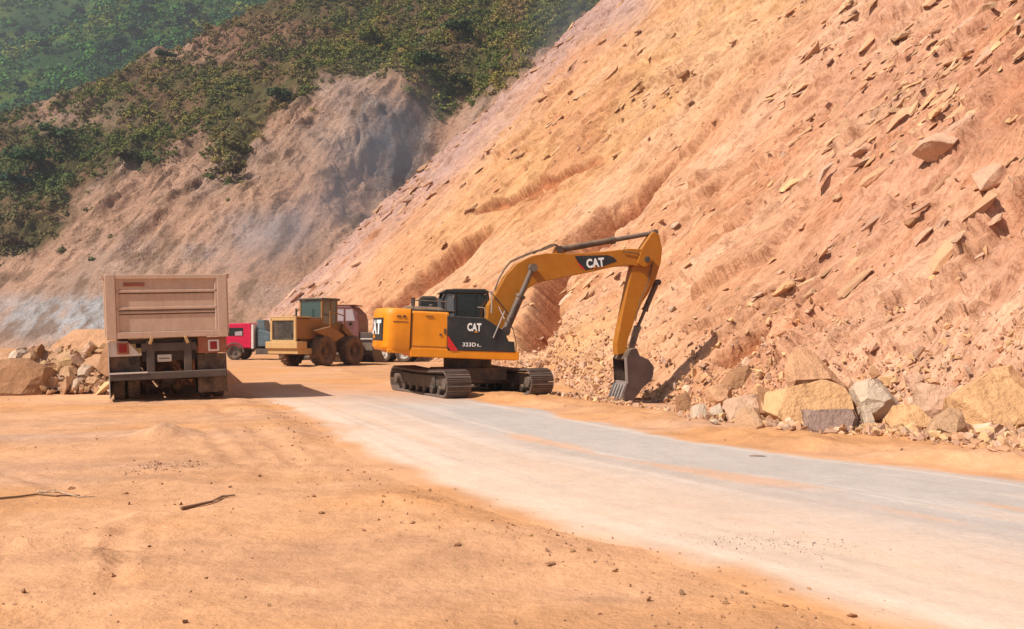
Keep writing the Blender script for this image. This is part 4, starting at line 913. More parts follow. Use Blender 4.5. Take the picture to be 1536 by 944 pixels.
# house body
mb = MB(PIT); mb.bx(-1.645, -.72, -1.25, 1.25, 1.10, 2.02); mb.build('engine_cover', M['yellow'], ex, bevel=.05, seg=3)
mb = MB(PIT); mb.bx(-2.2, 1.0, -1.22, 1.22, .98, 1.08); mb.bx(-1.64, 1.05, -1.262, 1.262, .905, 1.13); mb.build('house_frame', M['yellow'], ex, bevel=.02)
mb = MB(PIT); mb.bx(-1.6, -.76, -1.262, -1.24, 1.17, 1.175); mb.bx(-.95, -.9, -1.27, -1.24, 1.45, 1.49); mb.bx(-1.64, -1.63, -1.262, -1.24, 1.1, 1.98); mb.build('panel_seam', M['rod'], ex)
mb = MB(PIT); mb.bx(-1.95, -.55, -1.0, .95, 2.02, 2.09); mb.box((-1.3, -.3, 2.12), (1.0, 1.1, .07), taper=(.85, .85)); mb.cyl((-1.1, -.6, 2.05), (-1.1, -.6, 2.22), .06); mb.build('hood', M['dark'], ex, bevel=.02)
Yp = -1.275
body = [(671, 474), (727, 477), (745, 489), (757, 497), (763, 512), (772, 513), (773, 529), (671, 526)]
MB().prism(UL(body, Yp), Yp, -.55).build('side_tank', M['black'], ex, bevel=.02)
MB().prism(UL([(671.5, 503), (687, 526), (676, 526.3), (671.5, 519)], Yp - .006), Yp - .005, Yp - .001).build('red_flash', M['red'], ex)
def label_on(px_, py_, wpx, hpx, Yo, txt, mat, parent, name='lettering', tilt=0.0, bold=.03):
    V_, F_ = (CATV, CATF) if txt == 'CAT' else text_geo(txt, 1, bold)
    x0, z0 = U(px_, py_, Yo); x1, _ = U(px_ + wpx / 2, py_, Yo); x2, _ = U(px_ - wpx / 2, py_, Yo); _, z2 = U(px_, py_ - hpx, Yo)
    q_ = fit(V_, x1 - x2, z2 - z0); c, s_ = math.cos(tilt), math.sin(tilt)
    m_ = MB(); m_.add([(x0 + a * c - b * s_, Yo, z0 + a * s_ + b * c) for a, b in q_], F_); return m_.build(name, mat, parent)
label_on(711.5, 491, 21, 12.5, Yp - .004, 'CAT', M['letter'], ex, tilt=rad(-1.5))
label_on(704, 517, 20, 6, Yp - .004, '323D', M['letter'], ex, tilt=rad(-1.5), bold=.02); label_on(719, 518, 6, 4, Yp - .004, 'L', M['letter'], ex, bold=.01)
tri = UL([(711, 499), (717, 499.4), (714, 496)], Yp - .008); MB().add([(a, Yp - .008, b) for a, b in tri], [(0, 1, 2)]).build('emblem', M['yellow'], ex)
MB(PIT).bx(-1.3, -1.12, -1.275, -1.25, 1.9, 1.915).bx(-.84, -.80, -1.28, -1.25, 1.5, 1.62).build('door_handle', M['dark'], ex)
MB(PIT).tube([(-1.6, -1.15, 2.03), (-1.6, -1.15, 2.28), (-.8, -1.15, 2.28), (-.8, -1.15, 2.03)], .014).build('handrail', M['dark'], ex)
MB(PIT).cyl((-1.45, .55, 2.05), (-1.45, .55, 2.42), .055, n=12).build('exhaust_pipe', M['rod'], ex)
# far side tank and centre
MB(PIT).bx(-.7, 1.0, .3, 1.24, 1.1, 1.45).bx(-.7, .2, -.55, .3, 1.1, 1.85).build('deck', M['black'], ex, bevel=.02)
MB().cyl((0, 0, .62), (0, 0, .95), .62, .62, 28).bx(-.9, .9, -.7, .7, .35, .66).build('swing_ring', M['dark'], ex, bevel=.02)
# cab
cab = empty('cab', (0, 0, 0)); cab.parent = ex
def cabpoly(ins=0.0): return [(-.64 + ins, 1.18), (-.64 + ins, 2.45 - ins), (-.56 + ins, 2.62 - ins), (-.42, 2.70 - ins), (.50, 2.66 - ins), (.62 - ins, 2.6 - ins), (.70 - ins, 1.9), (.60 - ins, 1.18)]
c0, c1 = .36, 1.24
mb = MB()
for (a, b, wd) in (((-.60, 1.2), (-.60, 2.44), .05), ((-.60, 2.44), (-.5, 2.63), .05), ((-.5, 2.64), (.56, 2.62), .05), ((.60, 2.6), (.67, 1.9), .04), ((.67, 1.9), (.58, 1.2), .04), ((-.24, 1.2), (-.26, 2.62), .045), ((-.6, 1.62), (.64, 1.60), .05)):
    for yy in (c0 + .03, c1 - .03): mb.cyl((a[0], yy, a[1]), (b[0], yy, b[1]), wd, n=6)
mb.prism([(-.60, 1.15), (-.60, 1.75), (.66, 1.75), (.6, 1.15)], c0, c1)
mb.prism([(-.66, 2.60), (-.5, 2.70), (.52, 2.71), (.66, 2.64), (.60, 2.60)], c0 - .02, c1 + .02)
mb.build('cab_frame', M['black'], cab, bevel=.015)
MB().prism([(-.24, 1.75), (-.26, 2.58), (.56, 2.57), (.63, 1.9), (.62, 1.75)], c0 + .015, c0 + .03).build('side_window', M['glass'], cab)
MB().prism([(-.585, 1.75), (-.585, 2.42), (-.48, 2.58), (-.31, 2.58), (-.29, 1.75)], c0 + .01, c0 + .025).build('rear_side_window', M['glasslit'], cab)
MB().bx(-.635, -.62, c0 + .08, c1 - .08, 1.75, 2.45).build('rear_window', M['glasslit'], cab); MB().prism([(-.58, 1.75), (-.58, 2.5), (.56, 2.5), (.6, 1.75)], c1 - .04, c1 - .02).build('door_opening', M['glass'], cab)
MB().prism([(.60, 1.3), (.67, 1.9), (.60, 2.58), (.585, 2.58), (.655, 1.9), (.585, 1.3)], c0 + .06, c1 - .06).build('windscreen', M['glass'], cab)
mb = MB(); mb.box((.0, .8, 1.9), (.14, .45, .75), rot=(0, rad(-8), 0)); mb.box((.2, .8, 1.65), (.5, .48, .16)); mb.box((-.04, .8, 2.36), (.1, .26, .2)); mb.build('seat', M['dark'], cab, bevel=.04)
MB().box((.12, .8, 2.71), (.9, .7, .03)).build('roof_hatch', M['dark'], cab, bevel=.01)
# cab door folded back
def rr(x0, x1, z0, z1, r_, n_=5):
    o = []
    for (cx, cz, a0) in ((x1 - r_, z1 - r_, 0), (x0 + r_, z1 - r_, 90), (x0 + r_, z0 + r_, 180), (x1 - r_, z0 + r_, 270)):
        o += [(cx + r_ * math.cos(rad(a0 + 90 * i / n_)), cz + r_ * math.sin(rad(a0 + 90 * i / n_))) for i in range(n_ + 1)]
    return o
door = MB().prism(rr(-1.14, -.60, 1.6, 2.56, .14), 1.24, 1.28).build('cab_door', M['steel'], cab, bevel=.01)
MB().prism(rr(-1.08, -.66, 1.95, 2.50, .1), 1.228, 1.238).build('window', M['glass'], door)
# rails, mirror, beacon
mb = MB(); mb.tube([(.70, .2, 1.9), (.80, .2, 2.66), (.62, .2, 2.62)], .014); mb.tube([(.76, .05, 1.85), (.86, 0, 2.55)], .012); mb.tube([(.80, .2, 2.6), (.78, -.2, 2.25), (.86, -.6, 1.9)], .012); mb.build('handrail', M['bright'], ex)
mb = MB(); mb.tube([U3(735, 437, -.7), U3(738, 446, -.75), U3(737, 470, -.8)], .018); mb.tube([U3(728, 475, -1.2), U3(727, 462, -1.2), U3(716, 461, -1.2)], .012); mb.tube([U3(740, 507, -1.3), U3(749, 486, -1.3), U3(757, 467, -1.3)], .016); mb.build('handrail', M['bright'], ex)
MB().tube([U3(763, 484, -1.1), U3(770, 495, -1.1), U3(774, 515, -1.1), U3(774, 536, -1.1)], .014).build('hose', M['rubber'], ex); MB().tube([U3(735, 437, -.3), U3(748, 452, -.3), U3(757, 463, -.3), U3(762, 475, -.3)], .013).build('hose', M['rubber'], ex)
# boom
BW = .24; Yb = -BW
boom_o = [(732, 500), (731, 478), (733, 458), (743.5, 441), (759, 413), (775, 396), (798, 384), (818, 380), (863, 380.5), (896, 378.5), (945, 373), (965, 374), (977, 385), (974, 398), (962, 401), (948, 398), (927, 399), (896, 406), (857, 414), (822, 421), (806, 425), (792, 433), (779, 452), (765, 476), (757, 492), (748, 506)]
boom = MB().prism(UL(boom_o, Yb), Yb, BW).build('boom', M['yellowshade'], ex, bevel=.018)
MB().cyl(U3(739, 494, -.45), U3(739, 494, .0)[0:1] + (.45,) + U3(739, 494, .0)[2:3], .09, n=16).build('pivot_pin', M['dark'], boom)
dec = UL([(862, 384.5), (872, 383.8), (912, 383), (920, 386), (926, 392), (903, 400), (879, 405.5), (871, 402)], Yb - .006); MB().prism(dec, Yb - .006, Yb - .001).build('decal', M['black'], boom)
MB().prism(UL([(862, 384.8), (868, 395), (879, 405.2), (871, 402)], Yb - .010), Yb - .010, Yb - .0065).build('red_flash', M['red'], boom)
label_on(893, 394.5, 27, 14, Yb - .012, 'CAT', M['letter'], boom, tilt=rad(6.5))
tri = UL([(889.5, 402.2), (895.5, 401.3), (892.5, 398.8)], Yb - .016); MB().add([(a, Yb - .016, b) for a, b in tri], [(0, 1, 2)]).build('emblem', M['yellow'], boom)
for yo, dy in ((-.12, 0), (-.06, -1.5), (.04, -1)):
    MB().tube([U3(a, b + dy, yo) for a, b in ((742, 436), (748, 420), (757, 404), (765, 394), (780, 387), (800, 379), (818, 374), (832, 368), (837, 370))], .018, 7).build('hose', M['rod'], boom)
MB().tube([U3(a, b, -.1) for a, b in ((800, 381), (815, 372), (826, 367), (836, 368), (842, 376))], .015, 7).build('hose', M['rod'], boom)
# cylinders
def ram(name, a, b, Yo, r_, split, parent=ex, r2=None):
    A, B = Vector(U3(*a, Yo)), Vector(U3(*b, Yo)); m_ = A.lerp(B, split)
    o = MB().cyl(A, m_, r_, r_, 16).cyl(A.lerp(B, split - .02), A.lerp(B, split + .02), r_ * 1.25, n=16).cyl(A - Vector((0, .13, 0)), A + Vector((0, .13, 0)), r_ * 1.1, n=14).build(name, M['rod'], parent, smooth=True)
    MB().cyl(m_, B, r2 or r_ * .6, n=12).cyl(B - Vector((0, .12, 0)), B + Vector((0, .12, 0)), r_, n=12).build('rod', M['steel'], o, smooth=True); return o
ram('boom_cylinder', (758, 497), (799, 402), -.40, .105, .55, r2=.07); ram('boom_cylinder', (758, 497), (799, 402), .40, .105, .55, r2=.07)
ram('stick_cylinder', (838, 375), (981, 349.5), 0.0, .085, .56, r2=.065)
MB().prism(UL([(830, 381), (834, 370), (842, 371), (850, 381)], -.1), -.1, .1).build('bracket', M['yellowshade'], boom, bevel=.01)
# stick
SW = .18; Ys = -SW
st_o = [(976, 352), (981, 347), (989, 352), (993.5, 374), (991.5, 394), (984, 418), (973, 440), (963, 455), (951, 484), (942, 510), (939, 530), (926, 533), (925, 515), (934, 470), (943, 425), (949, 400), (962, 374)]
stk = MB().prism(UL(st_o, Ys), Ys, SW).build('stick_arm', M['yellowshade'], ex, bevel=.016)
MB().tube([U3(970, 382, Ys - .03), U3(979, 395, Ys - .03), U3(972, 425, Ys - .03), U3(960, 452, Ys - .03), U3(953, 482, Ys - .03)], .014, 6).build('hose', M['rod'], stk)
MB().tube([U3(935, 378, Yb - .03), U3(955, 380, Yb - .04), U3(968, 388, Yb - .04), U3(976, 398, Ys - .04)], .013, 6).build('hose', M['rod'], boom)
MB().cyl(U3(971, 389, -.33), (U(971, 389, 0)[0], .33, U(971, 389, 0)[1]), .075, n=16).build('pivot_pin', M['dark'], stk)
MB().prism(UL([(962, 377), (973, 378), (980, 386), (977, 397), (966, 401), (956, 395)], -.30), -.30, -.245).build('pin_plate', M['yellowshade'], stk, bevel=.008)
ram('bucket_cylinder', (985, 424), (956, 492), .0, .075, .6)
mb = MB()
for yo in (-.2, .2): mb.prism(UL([(951, 489), (960, 494), (951, 524), (942, 524)], yo), yo - .03, yo + .03)
mb.build('bucket_link', M['rod'], ex, bevel=.006)
# bucket: curved shell, two cheeks, lip and teeth
B0, B1 = -.55, .55; Y_ = B0
prof = [(939, 539), (947, 524), (955, 522.5), (960, 534), (973, 539.5), (981, 551), (980, 562), (976.5, 571.5), (964, 582), (957, 592), (945, 602), (938, 600)]
pu = UL(prof, Y_)
bk = empty('bucket', (0, 0, 0)); bk.parent = ex
shell = pu[3:]; cxm = sum(a for a, b in pu) / len(pu); czm = sum(b for a, b in pu) / len(pu)
inner = [(a + (cxm - a) * .07, b + (czm - b) * .07) for a, b in shell]
MB().prism(shell + inner[::-1], B0, B1).build('shell', M['rod'], bk, bevel=.006)
top = [pu[0], pu[1], pu[2], pu[3]]; ti = [(a + (cxm - a) * .12, b + (czm - b) * .12) for a, b in top]
MB().prism(top + ti[::-1], B0, B1).build('back_plate', M['dark'], bk, bevel=.006)
cheek = UL(prof + [(936, 590), (941, 575)], Y_)
for yy in (B0, B1 - .04): MB().prism(cheek, yy - .004, yy + .044).build('cheek_plate', M['rod'] if yy > 0 else paint('bucket steel', (0.075, 0.048, 0.042), .5, .3, dustc=(.20, .12, .09)), bk, bevel=.006)
MB().prism(UL([(938, 537), (941, 537), (943, 576), (940, 576)], Y_ - .03), Y_ - .012, Y_ + .06).build('cutting_edge', M['bright'], bk, bevel=.004)
for j in range(5):
    yy = B0 + .10 + j * (B1 - B0 - .20) / 4; bx_, bz_ = U(941, 577, Y_); tx, tz = U(932, 603, Y_)
    MB().add([(bx_ - .05, yy - .07, bz_), (bx_ + .05, yy - .07, bz_), (bx_ + .05, yy + .07, bz_), (bx_ - .05, yy + .07, bz_), (tx - .07, yy - .02, tz - .02), (tx + .0, yy - .02, tz - .02), (tx, yy + .02, tz - .02), (tx - .07, yy + .02, tz - .02)],
             [(0, 1, 2, 3), (4, 7, 6, 5), (0, 4, 5, 1), (1, 5, 6, 2), (2, 6, 7, 3), (3, 7, 4, 0)]).build('tooth', M['bright'], bk, bevel=.004)
MB().prism([U(941, 573, Y_), (U(941, 573, Y_)[0] + .07, U(941, 573, Y_)[1]), (U(941, 580, Y_)[0] + .07, U(941, 580, Y_)[1]), U(941, 580, Y_)], B0 + .04, B1 - .04).build('lip_plate', M['bright'], bk, bevel=.004)
# tracks: the undercarriage points at the camera, turned away from the arm
TA = math.atan2(-.898, .442) - TH            # direction of travel in the machine's frame
def track(side):
    R_ = Matrix.Rotation(TA, 4, 'Z'); root = empty('track', (0, 0, 0)); root.parent = ex; root.rotation_euler = (0, 0, TA)
    yc = side * 1.1; L = 3.5; r_ = .30; zc = r_ + .04; W = .62
    path = []; per = 2 * L + 2 * math.pi * r_; N = 46
    mb = MB()
    for k in range(N):
        s = k / N * per
        if s < L: x, z_, a = -L / 2 + s, zc + r_, 0
        elif s < L + math.pi * r_: t = (s - L) / r_; x, z_, a = L / 2 + r_ * math.sin(t), zc + r_ * math.cos(t), t
        elif s < 2 * L + math.pi * r_: x, z_, a = L / 2 - (s - L - math.pi * r_), zc - r_, math.pi
        else: t = (s - 2 * L - math.pi * r_) / r_; x, z_, a = -L / 2 - r_ * math.sin(t), zc - r_ * math.cos(t), math.pi + t
        if a == 0: z_ -= .05 * math.sin(math.pi * (x + L / 2) / L)
        mb.box((x, yc, z_), (per / N * .93, W, .035), rot=(0, a, 0))
        ux, uz = math.cos(a), -math.sin(a); nx, nz = math.sin(a), math.cos(a)
        for o_ in (-.045, 0, .045): mb.box((x + ux * o_ + nx * .028, yc, z_ + uz * o_ + nz * .028), (.014, W, .028), rot=(0, a, 0))
        mb.box((x - nx * .035, yc, z_ - nz * .035), (per / N, .2, .05), rot=(0, a, 0))
    mb.build('track_shoes', M['steel'], root, bevel=.004, seg=1)
    mb = MB(); mb.bx(-L / 2 + .1, L / 2 - .1, yc - .16, yc + .16, .24, .52); mb.bx(-1.0, 1.0, yc - .2, yc + .2, .2, .5)
    for xx in (-1.2, -.7, -.2, .3, .8, 1.3): mb.cyl((xx, yc - .22, .17), (xx, yc + .22, .17), .1, n=14)
    mb.build('track_frame', M['dark'], root, bevel=.02)
    for xx, nm in ((-L / 2, 'sprocket'), (L / 2, 'idler')):
        mb = MB(); mb.cyl((xx, yc - .12, zc), (xx, yc + .12, zc), .25, n=22); mb.cyl((xx, yc - .27, zc), (xx, yc + .27, zc), .13, n=16)
        for k in range(8): a = k * math.pi / 4; mb.cyl((xx + .19 * math.cos(a), yc - .14, zc + .19 * math.sin(a)), (xx + .19 * math.cos(a), yc + .14, zc + .19 * math.sin(a)), .02, n=6)
        mb.build(nm, M['steel'], root, bevel=.01)
    return root
track(1); track(-1)
xf = MB(Matrix.Rotation(TA, 4, 'Z')); xf.bx(-.7, .7, -1.0, 1.0, .26, .5); xf.box((0, 0, .45), (1.5, 1.3, .3), taper=(.7, .8)); xf.build('carbody', M['dark'], ex, bevel=.03)

# ------------------------------------------------------------------ tyre helper
def tyre(mb, c, r_, w_, axis=(1, 0, 0), lugs=26, lug=.018):
    h = w_ / 2; mb.lathe([(-h * .8, r_ * .56), (h * .8, r_ * .56), (h, r_ * .72), (h * .96, r_ * .93), (h * .72, r_ * .99), (-h * .72, r_ * .99), (-h * .96, r_ * .93), (-h, r_ * .72)], c, axis, 32)
    ax = Vector(axis).normalized(); u = Vector((0, 0, 1)); v = ax.cross(u)
    for k in range(lugs):
        for sg in (-1, 1):
            a = 2 * math.pi * (k + (.5 if sg > 0 else 0)) / lugs; d = u * math.cos(a) + v * math.sin(a); t = ax.cross(d)
            Mx = Matrix((( *(ax), 0), (*t, 0), (*d, 0), (0, 0, 0, 1))).transposed(); Mx.translation = Vector(c) + d * (r_ + lug * .1) + ax * sg * h * .42
            mb.add([(-h * .4, -.35 * r_ / lugs * 3, -lug), (h * .4, -.35 * r_ / lugs * 3, -lug), (h * .4, .35 * r_ / lugs * 3, -lug), (-h * .4, .35 * r_ / lugs * 3, -lug), (-h * .4, -.3 * r_ / lugs * 3, lug * .6), (h * .4, -.3 * r_ / lugs * 3, lug * .6), (h * .4, .3 * r_ / lugs * 3, lug * .6), (-h * .4, .3 * r_ / lugs * 3, lug * .6)],
                   [(0, 3, 2, 1), (4, 5, 6, 7), (0, 1, 5, 4), (1, 2, 6, 5), (2, 3, 7, 6), (3, 0, 4, 7)], Mx)
def wheel(parent, c, r_, w_, axis, tm, rm, lugs=26, lug=.018):
    root = empty('wheel', (0, 0, 0)); root.parent = parent
    mb = MB(); tyre(mb, c, r_, w_, axis, lugs, lug); mb.build('tyre', tm, root, smooth=True)
    ax = Vector(axis).normalized(); C_ = Vector(c); mb = MB(); h = w_ / 2
    mb.lathe([(-h * .82, r_ * .57), (-h * .3, r_ * .5), (-h * .25, r_ * .02), (h * .25, r_ * .02), (h * .3, r_ * .5), (h * .82, r_ * .57)], C_, ax, 24); mb.cyl(C_ - ax * h * .7, C_ + ax * h * .7, r_ * .18, n=12)
    u = ax.orthogonal().normalized(); v = ax.cross(u)
    for k in range(8): d = (u * math.cos(k * .785) + v * math.sin(k * .785)) * r_ * .32; mb.cyl(C_ + d - ax * h * .38, C_ + d + ax * h * .38, r_ * .035, n=6)
    mb.build('rim', rm, root, smooth=True); return root

# ------------------------------------------------------------------ tipper truck (seen from behind)
td = 19.75; TR = Vector(((254 - CX) / F * td, td + .1, 0.02))
tr = empty('tipper_truck', TR, rad(22.3), 'cream tipper truck seen from behind with ribbed tailgate, left of the grey road', 'truck'); tr.rotation_euler = (0, rad(-1.9), rad(22.3)); tr.scale = (.93, 1, 1)
w2 = 1.365
# body
mb = MB(); mb.bx(-w2 + .02, w2 - .02, .12, 5.0, 1.42, 1.52)
for sx in (-1, 1):
    mb.box((sx * (w2 - .03), 2.55, 2.15), (.06, 4.9, 1.3))
    for k in range(9): mb.box((sx * (w2 + .01), .25 + k * .57, 2.12), (.07, .09, 1.28))
    mb.box((sx * (w2 + .005), 2.55, 2.79), (.10, 4.95, .09))
mb.bx(-w2, w2, 4.96, 5.02, 1.5, 3.0); mb.bx(-w2, w2, 5.0, 5.7, 2.9, 2.96)
mb.build('tipper_body', M['tip'], tr, bevel=.01)
tg = MB(); tg.bx(-1.13, 1.13, .03, .09, 1.55, 2.78); 
tg.bx(-w2, -1.14, -.02, .10, 1.40, 2.83); tg.bx(1.14, w2, -.02, .10, 1.40, 2.83); tg.bx(-1.14, 1.14, -.015, .10, 2.73, 2.83); tg.bx(-1.14, 1.14, -.015, .10, 1.42, 1.56)
tg.bx(-1.14, 1.14, .0, .06, 2.43, 2.49); tg.bx(-1.14, 1.14, .0, .06, 2.05, 2.11); tg.bx(-1.14, 1.14, .01, .06, 1.97, 2.0); tg.bx(-1.14, -1.08, .0, .06, 1.56, 2.73); tg.bx(1.08, 1.14, .0, .06, 1.56, 2.73)
tgo = tg.build('tailgate', M['tip'], tr, bevel=.012)
tg = MB()
for z_ in (2.425, 2.045, 1.965, 1.565): tg.bx(-1.08, 1.08, .022, .028, z_ - .022, z_)  # dark strips stand in for the shade under the ribs
tg.build('painted_shade_strip', M['rod'], tgo); 
MB().bx(-.96, -.50, .012, .028, 2.575, 2.655).build('panel', M['mudred'], tgo, bevel=.004)
MB().box((-w2 - .0, .06, 2.79), (.16, .1, .10)).box((w2 - .0, .06, 2.79), (.14, .1, .10)).bx(w2, w2 + .02, -.01, .05, 1.5, 2.95).build('hinge', M['tip'], tgo, bevel=.01)
for sx in (-1, 1): MB().box((sx * .40, -.03, 1.36), (.07, .10, .17), rot=(0, sx * rad(-22), 0)).build('latch', M['cream'], tgo, bevel=.01)
# chassis
mb = MB()
for sx in (-1, 1): mb.bx(sx * .42 - .05, sx * .42 + .05, .1, 7.2, .92, 1.18); mb.bx(sx * .42 - .09, sx * .42 + .09, .05, .16, .62, 1.36)
mb.bx(-.62, .62, .06, .14, 1.12, 1.3); mb.bx(-.62, .62, .3, .4, .9, 1.2); mb.bx(-1.1, 1.1, .25, .33, 1.3, 1.4)
mb.bx(-.75, .75, .7, 4.6, 1.2, 1.38)
mb.build('chassis', M['tipd'], tr, bevel=.01)
MB().bx(-1.33, 1.30, .0, .10, .50, .66).build('rear_bumper', M['tipd'], tr, bevel=.015)
MB().bx(-1.33, -.50, -.012, .0, .645, .68).build('reflective_strip', M['white'], tr)
pp = MB().bx(-.27, .05, .10, .115, .88, 1.04).build('number_plate', M['plate'], tr, bevel=.004)
MB().bx(-.23, .01, .096, .10, .945, .965).build('smudge', M['tipd'], pp)
# axle, duals, flaps, guards
for ya in (.78, 2.1):
    MB().cyl((-1.2, ya, .5), (1.2, ya, .5), .07, n=12).lathe([(-.2, .03), (-.16, .14), (0, .21), (.16, .14), (.2, .03)], (0, ya, .5), (1, 0, 0), 18).build('axle', M['tipd'], tr, smooth=True)
    for xx in (-1.14, -.82, .82, 1.14): wheel(tr, (xx, ya, .5), .50, .27, (1, 0, 0), M['rubber'], M['tipd'])
for xx in (-1.12, 1.12): wheel(tr, (xx, 6.2, .5), .50, .28, (1, 0, 0), M['rubber'], M['white'])
MB().bx(-1.33, -.66, .16, .18, .68, 1.02).build('mudflap', M['rubber'], tr); MB().bx(.64, 1.32, .17, .19, .14, 1.02).build('mudflap', M['rubber'], tr)
MB().prism([(-1.33, 1.03), (-.62, 1.03), (-.92, 1.36), (-1.33, 1.38)], .10, .22).build('mudguard', M['white'], tr, bevel=.01)
MB().prism([(.66, 1.04), (1.33, 1.04), (1.33, 1.40), (.66, 1.40)], .10, .20).build('mudguard', M['mudred'], tr, bevel=.01)
MB().bx(-1.345, -1.33, .05, 4.6, .10, 1.36).build('side_board', M['white'], tr)
for xx in (-1.02, 1.02):
    f_ = MB().bx(xx - .13, xx + .13, .06, .10, 1.08, 1.34).build('tail_lamp', M['white'] if xx > 0 else M['mudred'], tr, bevel=.008)
    MB().bx(xx - .08, xx + .08, .05, .06, 1.12, 1.30).build('lens', M['lens'], f_, bevel=.006)
# cab
MB().bx(-1.2, 1.2, 5.3, 7.3, .75, 2.55).build('cab_shell', M['cream'], tr, bevel=.08, seg=3); MB().bx(-1.0, 1.0, 5.28, 5.3, 1.75, 2.35).build('rear_window', M['glass'], tr)
for sx in (-1, 1):
    MB().tube([(sx * 1.2, 7.2, 2.3), (sx * 1.52, 7.1, 2.25)], .02).bx(sx * 1.50 - .09, sx * 1.50 + .09, 7.02, 7.12, 1.78, 2.28).build('wing_mirror', M['black'], tr, bevel=.01)
    MB().bx(sx * 1.205 - .006, sx * 1.205 + .006, 5.9, 7.0, 1.7, 2.35).build('side_window', M['glass'], tr)
MB().bx(-1.0, 1.0, 7.3, 7.31, 1.7, 2.4).build('windscreen', M['glass'], tr)

# ------------------------------------------------------------------ wheel loader
LD = Vector((-9.55, 45.0, 0)); ld = empty('wheel_loader', LD, rad(62), 'dusty yellow wheel loader with cream rear grille and glass cab, behind the tipper truck', 'wheel loader')
mb = MB(); mb.box((-1.95, 0, 1.83), (1.9, 1.55, 1.0)); mb.box((-1.9, 0, 2.36), (1.8, 1.35, .10)); mb.build('engine_hood', M['ldr'], ld, bevel=.05, seg=3)
mb = MB()
for yy in (-.74, .74): mb.bx(-2.99, -2.88, yy - .07, yy + .07, 1.22, 2.33)
mb.bx(-2.99, -2.88, -.8, .8, 2.22, 2.36); mb.bx(-2.99, -2.88, -.8, .8, 1.2, 1.3); mb.bx(-2.99, -1.9, -.81, .81, 2.36, 2.43); mb.build('grille_frame', M['cream'], ld, bevel=.02)
mb = MB(); mb.bx(-2.93, -2.90, -.68, .68, 1.3, 2.22)
for k in range(12): mb.bx(-2.95, -2.92, -.68, .68, 1.33 + k * .075, 1.35 + k * .075)
mb.build('grille', M['dark'], ld)
mb = MB(); mb.bx(-3.12, -2.4, -1.0, 1.0, .88, 1.22); mb.bx(-3.0, -1.7, -.95, .95, .62, .9); mb.build('counterweight', M['cream'], ld, bevel=.04, seg=3)
mb = MB(); mb.bx(-2.4, 1.9, -.5, .5, .65, 1.4); mb.prism([(-.6, 1.2), (-2.1, 1.75), (-.9, 1.95), (.2, 1.5)], -1.22, -.95); mb.prism([(-.6, 1.2), (-2.1, 1.75), (-.9, 1.95), (.2, 1.5)], .95, 1.22); mb.prism([(.3, .8), (.3, 2.0), (.9, 2.2), (1.4, 1.4), (1.5, .8)], -.45, .45); mb.build('frame', M['ldr'], ld, bevel=.03)
mb = MB()
for xx in (-.95, .15):
    for yy in (-.68, .68): mb.bx(xx - .05, xx + .05, yy - .05, yy + .05, 1.9, 3.28)
mb.bx(-.34, -.26, -.73, -.65, 1.9, 3.25); mb.bx(-1.0, .2, -.72, .72, 1.5, 2.1); mb.build('cab_frame', M['ldr'], ld, bevel=.02)
MB().box((-.38, 0, 3.32), (1.4, 1.6, .12)).build('cab_roof', M['dark'], ld, bevel=.04)
MB().bx(-.97, -.95, -.63, .63, 2.12, 3.24).build('rear_window', M['gglass'], ld); MB().bx(-.9, -.34, -.70, -.69, 2.1, 3.24).bx(-.26, .1, -.70, -.69, 2.1, 3.24).build('side_window', M['gglass'], ld); MB().bx(-.9, .1, .69, .70, 2.1, 3.24).build('side_window', M['gglass'], ld)
mb = MB(); mb.box((-.25, 0, 2.45), (.14, .5, .7)); mb.box((0, 0, 2.2), (.5, .5, .14)); mb.build('seat', M['white'], ld, bevel=.03)
mb = MB(); mb.tube([(-.9, -1.15, 1.9), (-.9, -1.15, 2.7), (.2, -1.15, 2.5), (.3, -1.15, 1.6)], .03); mb.build('handrail', M['ldr'], ld)
for xx in (-1.25, .95):
    for yy in (-1.0, 1.0): wheel(ld, (xx, yy, .74), .74, .55, (0, 1, 0), M['dusttyre'], M['dusttyre'], 20, .035)
for yy in (-.55, .55): MB().prism([(.7, 1.8), (.8, 2.1), (2.4, 1.0), (2.6, .5), (2.3, .5), (1.9, 1.0)], yy - .08, yy + .08).build('lift_arm', M['ldr'], ld, bevel=.02)
mb = MB(Matrix.Translation((-.7, 0, 0))); bp = [(3.1, 1.1), (3.0, .5), (3.2, .12), (4.3, .06), (4.3, .10), (3.28, .18), (3.1, .5), (3.2, 1.08)]; mb.prism(bp, -1.3, 1.3)
for yy in (-1.32, 1.28): mb.prism([(3.05, 1.1), (3.0, .5), (3.2, .1), (4.25, .06), (3.6, .9)], yy, yy + .04)
mb.build('bucket', M['rod'], ld, bevel=.01)
MB().cyl((-1.6, .4, 2.35), (-1.6, .4, 2.85), .05, n=10).cyl((.9, -.9, 2.05), (1.0, -1.0, 2.15), .09, n=12).build('exhaust_pipe', M['dark'], ld)

